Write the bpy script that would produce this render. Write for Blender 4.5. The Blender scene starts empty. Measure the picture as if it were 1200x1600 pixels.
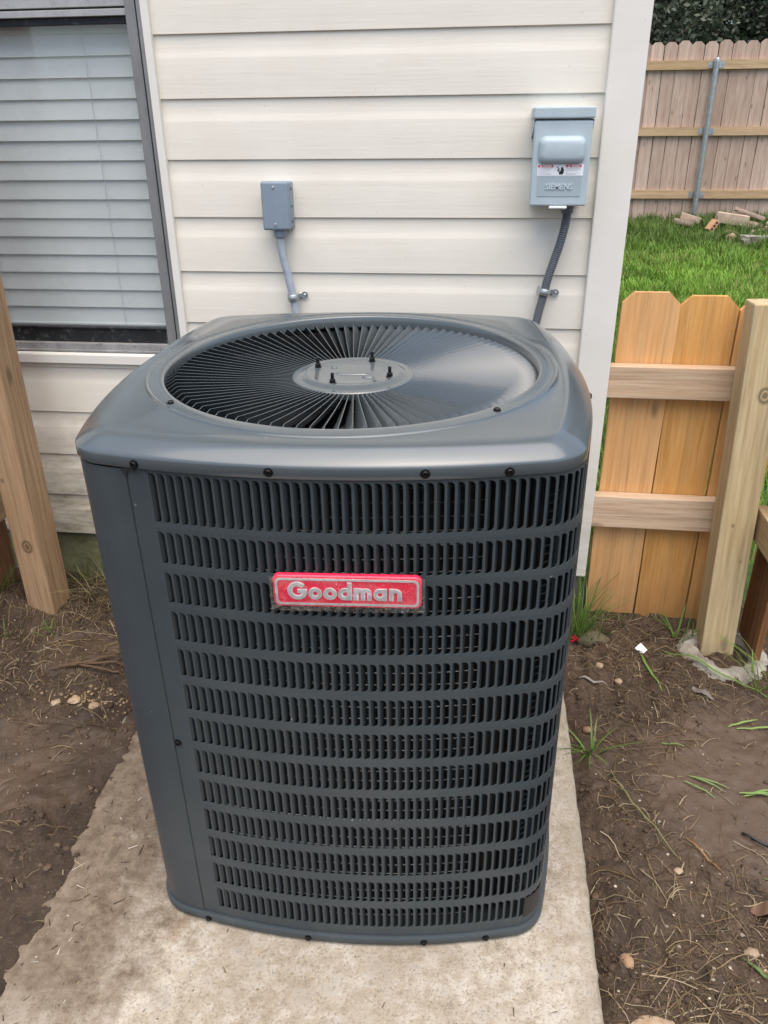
import bpy, math, random
import numpy as np
from mathutils import Matrix, Vector, noise as mnoise

random.seed(7)
rng = np.random.default_rng(7)
scene = bpy.context.scene
COL = scene.collection
R = math.radians

# ------------------------------------------------------------------ camera
cam_data = bpy.data.cameras.new("camera")
cam = bpy.data.objects.new("camera", cam_data)
COL.objects.link(cam)
cam_data.sensor_fit = 'VERTICAL'
cam_data.sensor_height = 36.0
cam_data.lens = 1224.6 / 1600.0 * 36.0
cam_data.clip_start = 0.05
cam_data.clip_end = 400.0
PITCH, ROLL, YAW = 0.4544, -0.0102, 0.1267
cam.matrix_world = (Matrix.Translation((0.5965, -1.951, 1.2451)) @ Matrix.Rotation(YAW, 4, 'Z')
                    @ Matrix.Rotation(math.pi / 2 - PITCH, 4, 'X') @ Matrix.Rotation(ROLL, 4, 'Z'))
scene.camera = cam
scene.render.resolution_x, scene.render.resolution_y = 768, 1024

# ------------------------------------------------------------------ light
SUN_EL, SUN_AZ = R(74), R(160)          # azimuth from +Y, clockwise
world = bpy.data.worlds.new("World")
scene.world = world
world.use_nodes = True
wn, wl = world.node_tree.nodes, world.node_tree.links
for n in list(wn): wn.remove(n)
wo = wn.new("ShaderNodeOutputWorld"); wb = wn.new("ShaderNodeBackground"); ws = wn.new("ShaderNodeTexSky")
ws.sky_type = 'NISHITA'; ws.sun_disc = False
ws.sun_elevation = SUN_EL; ws.sun_rotation = SUN_AZ
ws.air_density = 1.0; ws.dust_density = 3.5; ws.ozone_density = 0.9
wb.inputs[1].default_value = 0.12
wl.new(ws.outputs[0], wb.inputs[0]); wl.new(wb.outputs[0], wo.inputs[0])
sun_d = bpy.data.lights.new("sun", 'SUN'); sun = bpy.data.objects.new("sun", sun_d); COL.objects.link(sun)
sun_d.energy = 1.5; sun_d.angle = R(75); sun_d.color = (1.0, 0.94, 0.86)
sdir = Vector((math.sin(SUN_AZ) * math.cos(SUN_EL), math.cos(SUN_AZ) * math.cos(SUN_EL), math.sin(SUN_EL)))
sun.rotation_euler = sdir.to_track_quat('Z', 'Y').to_euler()
vs = scene.view_settings
scene.display_settings.display_device = 'sRGB'
vs.view_transform = 'Standard'; vs.look = 'None'; vs.gamma = 1.0; vs.exposure = 1.25; vs.use_curve_mapping = False
scene.render.engine = 'CYCLES'
scene.cycles.use_denoising = True
scene.cycles.denoising_prefilter = 'ACCURATE'
scene.cycles.max_bounces = 8
scene.cycles.transparent_max_bounces = 12

# ------------------------------------------------------------------ helpers
def link(o, parent=None):
    COL.objects.link(o)
    if parent is not None: o.parent = parent
    return o

def tag(o, label=None, cat=None, group=None, kind=None):
    if label: o['label'] = label
    if cat: o['category'] = cat
    if group: o['group'] = group
    if kind: o['kind'] = kind
    return o

def empty(name, loc=(0, 0, 0), rot=(0, 0, 0), label=None, cat=None, group=None):
    o = bpy.data.objects.new(name, None); link(o)
    o.location = loc; o.rotation_euler = rot; o.empty_display_size = 0.1
    return tag(o, label, cat, group)

class MB:
    def __init__(s): s.v = []; s.f = []; s.m = []; s.cur = 0
    def add(s, v, f):
        b = len(s.v); s.v.extend([tuple(p) for p in v]); s.f.extend([tuple(i + b for i in q) for q in f]); s.m.extend([s.cur] * len(f))
    def box(s, x0, x1, y0, y1, z0, z1, M=None):
        v = [(x0,y0,z0),(x1,y0,z0),(x1,y1,z0),(x0,y1,z0),(x0,y0,z1),(x1,y0,z1),(x1,y1,z1),(x0,y1,z1)]
        if M is not None: v = [M @ Vector(p) for p in v]
        s.add(v, [(0,3,2,1),(4,5,6,7),(0,1,5,4),(1,2,6,5),(2,3,7,6),(3,0,4,7)])
    def rings(s, rs, close=True, cap0=False, cap1=False):
        n = len(rs[0]); v = [p for r in rs for p in r]; f = []
        for i in range(len(rs) - 1):
            for j in range(n if close else n - 1):
                k = (j + 1) % n
                f.append((i*n + j, i*n + k, (i+1)*n + k, (i+1)*n + j))
        if cap0: f.append(tuple(range(n - 1, -1, -1)))
        if cap1: f.append(tuple((len(rs) - 1) * n + j for j in range(n)))
        s.add(v, f)
    def lathe(s, prof, n=24, c=(0,0,0), M=None, cap0=False, cap1=False):
        rs = []
        for r, z in prof:
            ring = [(c[0] + r*math.cos(2*math.pi*j/n), c[1] + r*math.sin(2*math.pi*j/n), c[2] + z) for j in range(n)]
            if M is not None: ring = [M @ Vector(p) for p in ring]
            rs.append(ring)
        s.rings(rs, True, cap0, cap1)
    def tube(s, pts, r, n=10, cap=True):
        pts = [Vector(p) for p in pts]; rs = []
        up = Vector((0, 1, 0.01))
        for i, p in enumerate(pts):
            t = (pts[min(i+1, len(pts)-1)] - pts[max(i-1, 0)]).normalized()
            a = t.cross(up)
            if a.length < 1e-4: a = t.cross(Vector((1,0,0)))
            a.normalize(); b = t.cross(a)
            rr = r[i] if isinstance(r, (list, tuple)) else r
            rs.append([p + rr*(math.cos(2*math.pi*j/n)*a + math.sin(2*math.pi*j/n)*b) for j in range(n)])
        s.rings(rs, True, cap, cap)
    def prism(s, poly, y0, y1, M=None):
        """poly in x,z extruded along y (y0 = front)"""
        n = len(poly)
        v = [(x, y0, z) for x, z in poly] + [(x, y1, z) for x, z in poly]
        if M is not None: v = [M @ Vector(p) for p in v]
        f = [tuple(range(n)), tuple(range(2*n-1, n-1, -1))] + [(i, n+i, n+(i+1) % n, (i+1) % n) for i in range(n)]
        s.add(v, f)
    def mesh(s, name, mats, smooth=False):
        me = bpy.data.meshes.new(name)
        me.from_pydata(s.v, [], s.f)
        for m in (mats if isinstance(mats, (list, tuple)) else [mats]): me.materials.append(m)
        if any(s.m): me.polygons.foreach_set('material_index', s.m)
        if smooth: me.polygons.foreach_set('use_smooth', [True]*len(s.f))
        me.update(); me.validate()
        return me
    def build(s, name, mats, parent=None, smooth=False, bevel=0, seg=2, autosmooth=None):
        o = bpy.data.objects.new(name, s.mesh(name, mats, smooth or autosmooth is not None))
        link(o, parent)
        fix_normals(o.data)
        if autosmooth is not None: o.data.set_sharp_from_angle(angle=R(autosmooth))
        if bevel:
            b = o.modifiers.new('bevel', 'BEVEL'); b.width = bevel; b.segments = seg; b.limit_method = 'ANGLE'; b.angle_limit = R(40)
        return o

def fix_normals(me):
    import bmesh
    bm = bmesh.new(); bm.from_mesh(me); bmesh.ops.recalc_face_normals(bm, faces=bm.faces); bm.to_mesh(me); bm.free()

def inst(name, me, parent=None, M=None, loc=None, rot=None):
    o = bpy.data.objects.new(name, me); link(o, parent)
    if M is not None: o.matrix_local = M
    if loc is not None: o.location = loc
    if rot is not None: o.rotation_euler = rot
    return o

def np_mesh(name, V, F, mat, col=None, smooth=False):
    """V (n,3), F list of (k,4) or (k,3) arrays"""
    me = bpy.data.meshes.new(name)
    V = np.asarray(V, np.float32); me.vertices.add(len(V)); me.vertices.foreach_set('co', V.ravel())
    loops = []; starts = []; tot = 0
    for f in F:
        f = np.asarray(f, np.int32)
        if len(f) == 0: continue
        loops.append(f.ravel()); starts.append(tot + np.arange(len(f)) * f.shape[1]); tot += f.size
    loops = np.concatenate(loops); starts = np.concatenate(starts)
    me.loops.add(len(loops)); me.loops.foreach_set('vertex_index', loops)
    me.polygons.add(len(starts)); me.polygons.foreach_set('loop_start', starts.astype(np.int32))
    if smooth: me.polygons.foreach_set('use_smooth', np.ones(len(starts), bool))
    me.update(calc_edges=True); me.validate()
    if col is not None:
        a = me.color_attributes.new('Col', 'FLOAT_COLOR', 'POINT')
        c4 = np.ones((len(V), 4), np.float32); c4[:, :3] = col; a.data.foreach_set('color', c4.ravel())
    me.materials.append(mat)
    return me

# ------------------------------------------------------------------ materials
class NT:
    def __init__(s, name):
        s.m = bpy.data.materials.new(name); s.m.use_nodes = True
        s.n, s.l = s.m.node_tree.nodes, s.m.node_tree.links
        s.b = s.n['Principled BSDF']; s.tc = s.n.new('ShaderNodeTexCoord')
        s.src = s.tc.outputs['Object']
    def L(s, a, b): s.l.new(a, b)
    def val(s, sock, v):
        if hasattr(v, 'is_linked') or hasattr(v, 'node'): s.L(v, sock)
        else: sock.default_value = v
    def map(s, scale=(1,1,1), loc=(0,0,0), rot=(0,0,0), src=None):
        q = s.n.new('ShaderNodeMapping'); q.inputs['Scale'].default_value = scale; q.inputs['Location'].default_value = loc
        q.inputs['Rotation'].default_value = rot; s.L(src or s.src, q.inputs['Vector']); return q.outputs[0]
    def noise(s, scale=5, detail=4, rough=.55, vec=None, dist=0.0):
        q = s.n.new('ShaderNodeTexNoise'); q.inputs['Scale'].default_value = scale; q.inputs['Detail'].default_value = detail
        q.inputs['Roughness'].default_value = rough; q.inputs['Distortion'].default_value = dist
        s.L(vec or s.src, q.inputs['Vector']); return q.outputs['Fac']
    def voro(s, scale=5, vec=None, feature='F1', out='Distance', rand=1.0):
        q = s.n.new('ShaderNodeTexVoronoi'); q.feature = feature; q.inputs['Scale'].default_value = scale
        q.inputs['Randomness'].default_value = rand
        s.L(vec or s.src, q.inputs['Vector']); return q.outputs[out]
    def wave(s, scale, dist, detail, dscale, vec=None, direction='X'):
        q = s.n.new('ShaderNodeTexWave'); q.bands_direction = direction; q.inputs['Scale'].default_value = scale
        q.inputs['Distortion'].default_value = dist; q.inputs['Detail'].default_value = detail; q.inputs['Detail Scale'].default_value = dscale
        s.L(vec or s.src, q.inputs['Vector']); return q.outputs['Fac']
    def ramp(s, f, stops):
        q = s.n.new('ShaderNodeValToRGB'); e = q.color_ramp.elements
        while len(e) < len(stops): e.new(.5)
        for el, (p, c) in zip(e, stops):
            el.position = p; el.color = (c, c, c, 1) if isinstance(c, (int, float)) else (*c, 1)
        s.L(f, q.inputs[0]); return q.outputs[0]
    def mix(s, f, a, b, mode='MIX'):
        q = s.n.new('ShaderNodeMix'); q.data_type = 'RGBA'; q.blend_type = mode
        for sock, v in ((q.inputs[0], f), (q.inputs[6], a), (q.inputs[7], b)):
            if isinstance(v, tuple): sock.default_value = (*v, 1)
            elif isinstance(v, (int, float)): sock.default_value = v
            else: s.L(v, sock)
        return q.outputs[2]
    def math(s, op, a, b=0.0, c=None, clamp=False):
        q = s.n.new('ShaderNodeMath'); q.operation = op; q.use_clamp = clamp
        for i, v in enumerate((a, b) if c is None else (a, b, c)):
            if isinstance(v, (int, float)): q.inputs[i].default_value = v
            else: s.L(v, q.inputs[i])
        return q.outputs[0]
    def sep(s, src=None):
        q = s.n.new('ShaderNodeSeparateXYZ'); s.L(src or s.src, q.inputs[0]); return q.outputs
    def geo(s, name='Position'):
        return s.n.new('ShaderNodeNewGeometry').outputs[name]
    def rnd(s): return s.n.new('ShaderNodeObjectInfo').outputs['Random']
    def attr(s, name='Col'):
        q = s.n.new('ShaderNodeAttribute'); q.attribute_name = name; return q.outputs['Color']
    def bump(s, h, strength=.3, dist=.01, prev=None):
        q = s.n.new('ShaderNodeBump'); q.inputs['Strength'].default_value = strength; q.inputs['Distance'].default_value = dist
        s.L(h, q.inputs['Height'])
        if prev: s.L(prev, q.inputs['Normal'])
        return q.outputs[0]
    def fin(s, color=None, rough=None, metal=None, normal=None, spec=None, coat=None):
        b = s.b
        if color is not None: (s.L(color, b.inputs['Base Color']) if not isinstance(color, tuple) else setattr(b.inputs['Base Color'], 'default_value', (*color, 1)))
        if rough is not None: (setattr(b.inputs['Roughness'], 'default_value', rough) if isinstance(rough, (int, float)) else s.L(rough, b.inputs['Roughness']))
        if metal is not None: b.inputs['Metallic'].default_value = metal
        if normal is not None: s.L(normal, b.inputs['Normal'])
        if spec is not None: b.inputs['Specular IOR Level'].default_value = spec
        if coat is not None: b.inputs['Coat Weight'].default_value = coat; b.inputs['Coat Roughness'].default_value = .12
        return s.m

def plain(name, color, rough=.5, metal=0.0, var=.12, scale=14, bump=0.0, spec=None):
    t = NT(name); f = t.noise(scale, 4)
    c = t.mix(t.ramp(f, [(.3, 0.0), (.7, 1.0)]), tuple(x*(1-var) for x in color), tuple(min(1, x*(1+var)) for x in color))
    nb = t.bump(t.noise(scale*8, 3), bump, .002) if bump else None
    rr = t.math('ADD', t.math('MULTIPLY', f, .18), rough - .09)
    return t.fin(c, rr, metal, nb, spec)

def wood(name, base, dark, light, axis='Z', scale=1.0, knots=(), rough=.75, world=False, objvar=.18, foot=None):
    t = NT(name)
    sx = {'X': (1.1, 26, 26), 'Y': (26, 1.1, 26), 'Z': (26, 26, 1.1)}[axis]
    rn = t.rnd()
    off = t.n.new('ShaderNodeVectorMath'); off.operation = 'ADD'
    comb = t.n.new('ShaderNodeCombineXYZ')
    t.L(t.math('MULTIPLY', rn, 7.3), comb.inputs[0]); t.L(t.math('MULTIPLY', rn, 3.1), comb.inputs[1]); t.L(t.math('MULTIPLY', rn, 11.7), comb.inputs[2])
    t.L(t.src, off.inputs[0]); t.L(comb.outputs[0], off.inputs[1])
    v = off.outputs[0]
    fine = t.noise(3.2*scale, 7, .6, t.map(tuple(k*1.6 for k in sx), src=v))
    broad = t.noise(1.0*scale, 4, .55, t.map(tuple(k*.5 for k in sx), src=v), .4)
    wv = t.wave(.55*scale, 5.0, 2.0, 1.2, t.map({'X': (.35, 9, 9), 'Y': (9, .35, 9), 'Z': (9, 9, .35)}[axis], src=v), {'X': 'Z', 'Y': 'X', 'Z': 'X'}[axis])
    c = t.mix(t.ramp(broad, [(.3, 0.0), (.68, 1.0)]), dark, base)
    c = t.mix(t.math('MULTIPLY', t.ramp(wv, [(.45, 0.0), (.95, 1.0)]), .45), c, tuple(x*.62 for x in base))
    c = t.mix(t.math('MULTIPLY', t.ramp(fine, [(.42, 0.0), (.66, 1.0)]), .6), c, light)
    c = t.mix(t.math('MULTIPLY', t.ramp(fine, [(.30, 1.0), (.42, 0.0)]), .45), c, tuple(x*.6 for x in dark))
    blot = t.noise(4, 3, .5, v)
    c = t.mix(t.math('MULTIPLY', t.ramp(blot, [(.5, 0.0), (.75, 1.0)]), .35), c, dark)
    # small knots scattered along the board
    kv = t.voro(1.0, t.map({'X': (4, 11, 11), 'Y': (11, 4, 11), 'Z': (11, 11, 4)}[axis], src=v))
    kr = t.ramp(kv, [(.06, 1.0), (.13, .0)])
    c = t.mix(t.math('MULTIPLY', kr, .75), c, tuple(x*.35 for x in base))
    for (kx, ky, kz, r) in knots:
        q = t.n.new('ShaderNodeVectorMath'); q.operation = 'DISTANCE'; t.L(t.map((1, 1, .8)), q.inputs[0]); q.inputs[1].default_value = (kx, ky, kz*.8)
        d = t.math('DIVIDE', q.outputs['Value'], r)
        rings = t.math('SINE', t.math('MULTIPLY', t.math('ADD', d, t.math('MULTIPLY', t.noise(60, 2), .5)), 11.0))
        kc = t.mix(t.ramp(rings, [(.2, 0.0), (.8, 1.0)]), tuple(x*.38 for x in base), tuple(x*.8 for x in base))
        c = t.mix(t.ramp(d, [(.75, 1.0), (1.0, 0.0)]), c, kc)
        halo = t.ramp(d, [(.95, 0.0), (1.05, .8), (1.35, .25), (2.2, 0.0)])
        c = t.mix(halo, c, tuple(x*.5 for x in base))
    # board to board variation
    hv = t.n.new('ShaderNodeHueSaturation'); t.L(c, hv.inputs['Color'])
    t.L(t.math('ADD', t.math('MULTIPLY', rn, objvar*2), 1 - objvar), hv.inputs['Value'])
    t.L(t.math('ADD', t.math('MULTIPLY', rn, -.10), 1.05), hv.inputs['Saturation'])
    c = hv.outputs[0]
    if foot is not None:        # soil splash and damp near the bottom end
        z = t.sep()[2]
        fm = t.ramp(t.math('ADD', z, t.math('MULTIPLY', t.noise(16, 4), .14)), [(foot[0], .85), (foot[1], 0.0)])
        c = t.mix(fm, c, foot[2])
    nb = t.bump(fine, .35, .003)
    return t.fin(c, rough, 0.0, nb, .3)

M = {}
# vinyl siding, wood-grain embossed
def mk_siding(name, grain=True, base=(.745, .698, .60)):
    t = NT(name); p = t.geo(); x, y, z = t.sep(p)
    g = t.noise(1.0, 6, .62, t.map((7, 30, 170), src=p), .5)
    g2 = t.noise(1.0, 3, .5, t.map((1.6, 10, 40), src=p), .6)
    gr = t.math('ADD', t.math('MULTIPLY', g, .6), t.math('MULTIPLY', g2, .6))
    d = t.noise(7, 5, .65, t.map((1, 1, 1.6), src=p))
    c = t.mix(t.ramp(d, [(.38, 0.0), (.72, 1.0)]), base, tuple(k*m for k, m in zip(base, (.95, .94, .925))))
    # rain-splash mould low on the wall, heavier at the window end
    low = t.ramp(t.math('ADD', z, t.math('MULTIPLY', t.noise(9, 6, .7, t.map((1, 1, 2.2), src=p)), -.5)), [(-.12, 1.0), (.30, 0.0)])
    side = t.ramp(x, [(0.0, 1.0), (.45, .35)])
    mo = t.math('MULTIPLY', t.math('MULTIPLY', low, side), t.ramp(t.noise(18, 6, .7, t.map((.6, 1, 3), src=p)), [(.3, .1), (.62, .95)]))
    c = t.mix(mo, c, (.26, .235, .16))
    spk = t.ramp(t.voro(26, t.map((1, 1, 1), src=p)), [(.03, 1.0), (.055, 0.0)])
    c = t.mix(t.math('MULTIPLY', spk, .35), c, (.3, .26, .22))
    nb = t.bump(gr, .30, .0022) if grain else t.bump(t.noise(30, 3), .06, .003)
    return t.fin(c, .48, 0.0, nb, .35)
M['siding'] = mk_siding('cream_vinyl')
M['trim'] = mk_siding('cream_trim', False, (.73, .70, .63))

def mk_foundation():
    t = NT('mossy_concrete'); p = t.geo()
    a = t.noise(12, 6, .7, t.map((1, 1, 2), src=p)); b = t.noise(45, 5, .7, p)
    c = t.mix(t.ramp(a, [(.35, 0.0), (.65, 1.0)]), (.10, .105, .045), (.22, .21, .115))
    c = t.mix(t.math('MULTIPLY', t.ramp(b, [(.4, 0.0), (.7, 1.0)]), .5), c, (.07, .075, .04))
    return t.fin(c, .9, 0, t.bump(b, .5, .006))
M['foundation'] = mk_foundation()

def mk_concrete():
    t = NT('pad_concrete'); p = t.geo(); x, y, z = t.sep(p)
    a = t.noise(5, 7, .68, p); b = t.noise(38, 7, .75, p); g = t.noise(210, 3, .6, p); v = t.voro(190, p)
    c = t.mix(t.ramp(a, [(.33, 0.0), (.66, 1.0)]), (.275, .228, .165), (.385, .335, .26))
    c = t.mix(t.math('MULTIPLY', t.ramp(b, [(.47, 0.0), (.60, 1.0)]), .8), c, (.47, .43, .365))
    c = t.mix(t.math('MULTIPLY', t.ramp(b, [(.32, 1.0), (.43, 0.0)]), .75), c, (.16, .135, .10))
    c = t.mix(t.math('MULTIPLY', t.ramp(v, [(.13, 1.0), (.28, 0.0)]), .45), c, (.52, .475, .41))
    c = t.mix(t.math('MULTIPLY', t.ramp(g, [(.38, 1.0), (.45, 0.0)]), .5), c, (.14, .115, .09))
    # grey-black weathering patches
    s1 = t.ramp(t.noise(19, 7, .76, p), [(.55, 0.0), (.66, 1.0)])
    c = t.mix(t.math('MULTIPLY', s1, .45), c, (.155, .14, .115))
    # rust-brown leaf stains
    s2 = t.ramp(t.noise(7, 5, .7, t.map((1, 1, 1), (3, 1, 0), src=p)), [(.62, 0.0), (.74, 1.0)])
    c = t.mix(t.math('MULTIPLY', s2, .7), c, (.23, .145, .085))
    s3 = t.ramp(t.noise(2.6, 6, .7, t.map((1, 1, 1), (7, 4, 0), src=p)), [(.50, 0.0), (.66, 1.0)])
    c = t.mix(t.math('MULTIPLY', s3, .5), c, (.235, .19, .135))
    # mud carried on to the slab along its left edge
    w = t.math('ADD', x, t.math('MULTIPLY', t.math('SUBTRACT', t.noise(9, 6, .72, p), .5), .55))
    mud = t.math('MULTIPLY', t.ramp(w, [(-.10, 1.0), (.13, 0.0)]), t.ramp(y, [(0.0, 1.0), (1.0, 1.0)]))
    yb = t.ramp(t.math('ADD', y, 2.0), [(.62, 0.0), (.80, 1.0)])
    mud = t.math('MULTIPLY', mud, yb)
    c = t.mix(t.math('MULTIPLY', mud, .92), c, t.mix(t.ramp(b, [(.35, 0.0), (.65, 1.0)]), (.085, .058, .038), (.20, .155, .11)))
    # dark, damp rims along the right edge
    e = t.ramp(t.math('ADD', x, t.math('MULTIPLY', t.noise(30, 5, .7, p), .06)), [(.80, 0.0), (.885, 1.0)])
    c = t.mix(t.math('MULTIPLY', e, .55), c, (.20, .165, .12))
    nb = t.bump(b, .45, .004, t.bump(g, .6, .0025))
    return t.fin(c, .88, 0, nb, .25)
M['concrete'] = mk_concrete()

def mk_soil():
    t = NT('soil_and_turf'); p = t.geo(); x, y, z = t.sep(p)
    a = t.noise(3.2, 6, .65, p); b = t.noise(24, 8, .72, p); g = t.noise(120, 5, .7, p)
    c = t.mix(t.ramp(a, [(.35, 0.0), (.65, 1.0)]), (.052, .034, .022), (.098, .066, .043))
    c = t.mix(t.math('MULTIPLY', t.ramp(b, [(.36, 1.0), (.52, 0.0)]), .75), c, (.032, .022, .016))
    c = t.mix(t.math('MULTIPLY', t.ramp(g, [(.55, 0.0), (.70, 1.0)]), .55), c, (.19, .145, .10))
    v = t.ramp(t.voro(75, p), [(.07, 1.0), (.13, 0.0)])
    c = t.mix(t.math('MULTIPLY', t.math('MULTIPLY', v, t.ramp(b, [(.5, 0.0), (.6, 1.0)])), .8), c, (.36, .29, .20))
    # smooth damp patch right, and a damp patch left
    def blob(cx, cy, rx, ry):
        dx = t.math('DIVIDE', t.math('SUBTRACT', x, cx), rx); dy = t.math('DIVIDE', t.math('SUBTRACT', y, cy), ry)
        d = t.math('SQRT', t.math('ADD', t.math('MULTIPLY', dx, dx), t.math('MULTIPLY', dy, dy)))
        return t.ramp(t.math('ADD', d, t.math('MULTIPLY', t.math('SUBTRACT', t.noise(7, 5, .65, p), .5), 1.1)), [(.72, 1.0), (1.05, 0.0)])
    wet = t.math('MAXIMUM', blob(1.19, -.62, .24, .27), t.math('MAXIMUM', blob(-.36, -.72, .24, .17), blob(-.44, -.34, .14, .10)))
    c = t.mix(t.math('MULTIPLY', wet, .72), c, (.092, .062, .041))
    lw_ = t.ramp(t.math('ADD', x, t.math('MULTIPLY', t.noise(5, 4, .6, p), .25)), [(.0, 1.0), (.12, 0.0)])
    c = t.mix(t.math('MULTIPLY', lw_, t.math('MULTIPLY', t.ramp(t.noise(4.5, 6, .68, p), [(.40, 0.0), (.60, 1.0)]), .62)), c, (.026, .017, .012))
    turf = t.ramp(t.math('ADD', y, t.math('MULTIPLY', t.math('SUBTRACT', b, .5), .3)), [(.13, 0.0), (.24, 1.0)])
    far = t.ramp(t.math('DIVIDE', y, 20.0), [(.40, 0.0), (.43, 1.0)])
    gcol = t.mix(t.ramp(b, [(.35, 0.0), (.65, 1.0)]), (.030, .060, .012), (.065, .11, .022))
    c = t.mix(turf, c, gcol)
    rough = t.math('SUBTRACT', .93, t.math('MULTIPLY', wet, .40))
    h = t.math('ADD', t.math('MULTIPLY', b, .7), t.math('MULTIPLY', g, .35))
    nstr = t.n.new('ShaderNodeBump'); nstr.inputs['Distance'].default_value = .014
    t.L(h, nstr.inputs['Height']); t.L(t.math('SUBTRACT', 1.0, t.math('MULTIPLY', wet, .7)), nstr.inputs['Strength'])
    return t.fin(c, rough, 0, nstr.outputs[0], .35)
M['soil'] = mk_soil()

def mk_paint(name, spec, coat, r0, film=0.0):  # film: amount of painted sky light, not a layer on the metal
    t = NT(name)
    f = t.noise(7, 4, .5); d = t.noise(60, 4, .7)
    c = t.mix(t.ramp(f, [(.35, 0.0), (.65, 1.0)]), (.041, .051, .0555), (.047, .058, .062))
    c = t.mix(t.math('MULTIPLY', t.ramp(t.noise(6, 5, .6), [(.3, .75), (.7, 1.0)]), film), c, (.20, .235, .25))   # film pales lid and vanes: sky light put into the colour
    dust = t.math('MULTIPLY', t.ramp(t.noise(4.5, 6, .7), [(.45, 0.0), (.75, 1.0)]), .10)
    c = t.mix(dust, c, (.16, .15, .13))
    c = t.mix(t.math('MULTIPLY', t.ramp(t.voro(17), [(.022, 1.0), (.035, 0.0)]), .5), c, (.30, .30, .29))
    c = t.mix(t.math('MULTIPLY', t.ramp(t.noise(1, 6, .7, t.map((16, 16, 1.6))), [(.54, 0.0), (.72, 1.0)]), .10), c, (.13, .125, .11))
    rr = t.math('ADD', t.math('MULTIPLY', t.noise(5, 5, .6), .14), r0)
    return t.fin(c, rr, 0, t.bump(t.noise(3.5, 2), .05, .02), spec, coat)
M['paint'] = mk_paint('grey_lid_enamel_skylit', .5, .4, .13, .18)
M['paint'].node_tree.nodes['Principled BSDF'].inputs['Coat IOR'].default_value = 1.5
M['paint_vane'] = mk_paint('grey_grille_enamel_skylit', .5, .3, .22, .12)
M['paint_body'] = mk_paint('grey_cabinet_enamel', .32, .0, .30)
M['paint_dark'] = plain('dark_louver_enamel', (.020, .026, .029), .38, 0, .08, 10)
M['black_metal'] = plain('black_oxide_screw', (.012, .012, .013), .3, .6)
M['coil'] = plain('coil_fins', (.010, .011, .012), .55, .3, .3, 60)
M['wire'] = plain('bare_tube', (.19, .19, .185), .35, .8, .2, 40)
M['dark_void'] = plain('dark_interior', (.012, .013, .014), .7)  # near-black: shade inside the cabinet put into the colour
M['alu'] = plain('fan_aluminium', (.62, .65, .68), .3, .8, .1, 20)
M['galv'] = plain('galvanised_steel', (.42, .45, .46), .38, .75, .15, 30)
M['box_grey'] = plain('enclosure_grey', (.40, .475, .50), .42, 0, .05, 16, .05)
M['box_face'] = plain('enclosure_face', (.335, .405, .43), .45, 0, .04, 16)
M['emboss'] = plain('embossed_letters', (.50, .58, .605), .4, 0, .03, 16)  # paler than the face: highlight of the raised letters put into the colour
M['small_box'] = plain('pvc_box_grey', (.215, .265, .315), .4, 0, .06, 18)
M['pvc'] = plain('pvc_conduit', (.36, .40, .44), .5, 0, .14, 40)
M['flex'] = plain('flex_conduit', (.105, .115, .13), .5, 0, .12, 50)
M['white'] = plain('label_white', (.80, .80, .80), .4, 0, .02)
M['label_red'] = plain('label_red', (.62, .06, .08), .4, 0, .04)
M['ink'] = plain('ink_black', (.015, .015, .016), .5)
M['ink_grey'] = plain('ink_grey', (.42, .42, .44), .5)
M['badge_red'] = plain('badge_red', (.90, .025, .075), .25, 0, .03, 8)
M['badge_silver'] = plain('badge_silver', (.56, .555, .54), .4, .1, .18, 120)
M['rubber'] = plain('rubber_black', (.012, .012, .012), .5)

def mk_film():
    t = NT('clear_film'); m = t.m
    tr = t.n.new('ShaderNodeBsdfTransparent'); gl = t.n.new('ShaderNodeBsdfGlossy'); gl.inputs['Roughness'].default_value = .12
    h = t.bump(t.noise(26, 4, .6, None, 1.2), 1.0, .012)
    t.L(h, gl.inputs['Normal'])
    lw = t.n.new('ShaderNodeLayerWeight'); t.L(h, lw.inputs['Normal']); fr = t.math('ADD', t.math('MULTIPLY', t.math('POWER', lw.outputs['Facing'], 2.0), .9), .11)
    mx = t.n.new('ShaderNodeMixShader'); t.L(fr, mx.inputs[0]); t.L(tr.outputs[0], mx.inputs[1]); t.L(gl.outputs[0], mx.inputs[2])
    t.L(mx.outputs[0], t.n['Material Output'].inputs[0]); return m
M['film'] = mk_film()

def mk_glass():
    t = NT('dusty_window_glass')
    tr = t.n.new('ShaderNodeBsdfTransparent'); tr.inputs[0].default_value = (.95, .97, .975, 1)
    gl = t.n.new('ShaderNodeBsdfGlossy'); gl.inputs['Roughness'].default_value = .04
    df = t.n.new('ShaderNodeBsdfDiffuse'); df.inputs[0].default_value = (.42, .46, .47, 1)
    lw = t.n.new('ShaderNodeLayerWeight'); fr = t.math('ADD', t.math('MULTIPLY', t.math('POWER', lw.outputs['Facing'], 5.0), .90), .045)
    dm = t.n.new('ShaderNodeMixShader'); t.L(t.ramp(t.noise(6, 5, .6), [(.35, .03), (.7, .09)]), dm.inputs[0])
    t.L(tr.outputs[0], dm.inputs[1]); t.L(df.outputs[0], dm.inputs[2])
    mx = t.n.new('ShaderNodeMixShader'); t.L(fr, mx.inputs[0]); t.L(dm.outputs[0], mx.inputs[1]); t.L(gl.outputs[0], mx.inputs[2])
    t.L(mx.outputs[0], t.n['Material Output'].inputs[0]); return t.m
M['glass'] = mk_glass()

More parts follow.
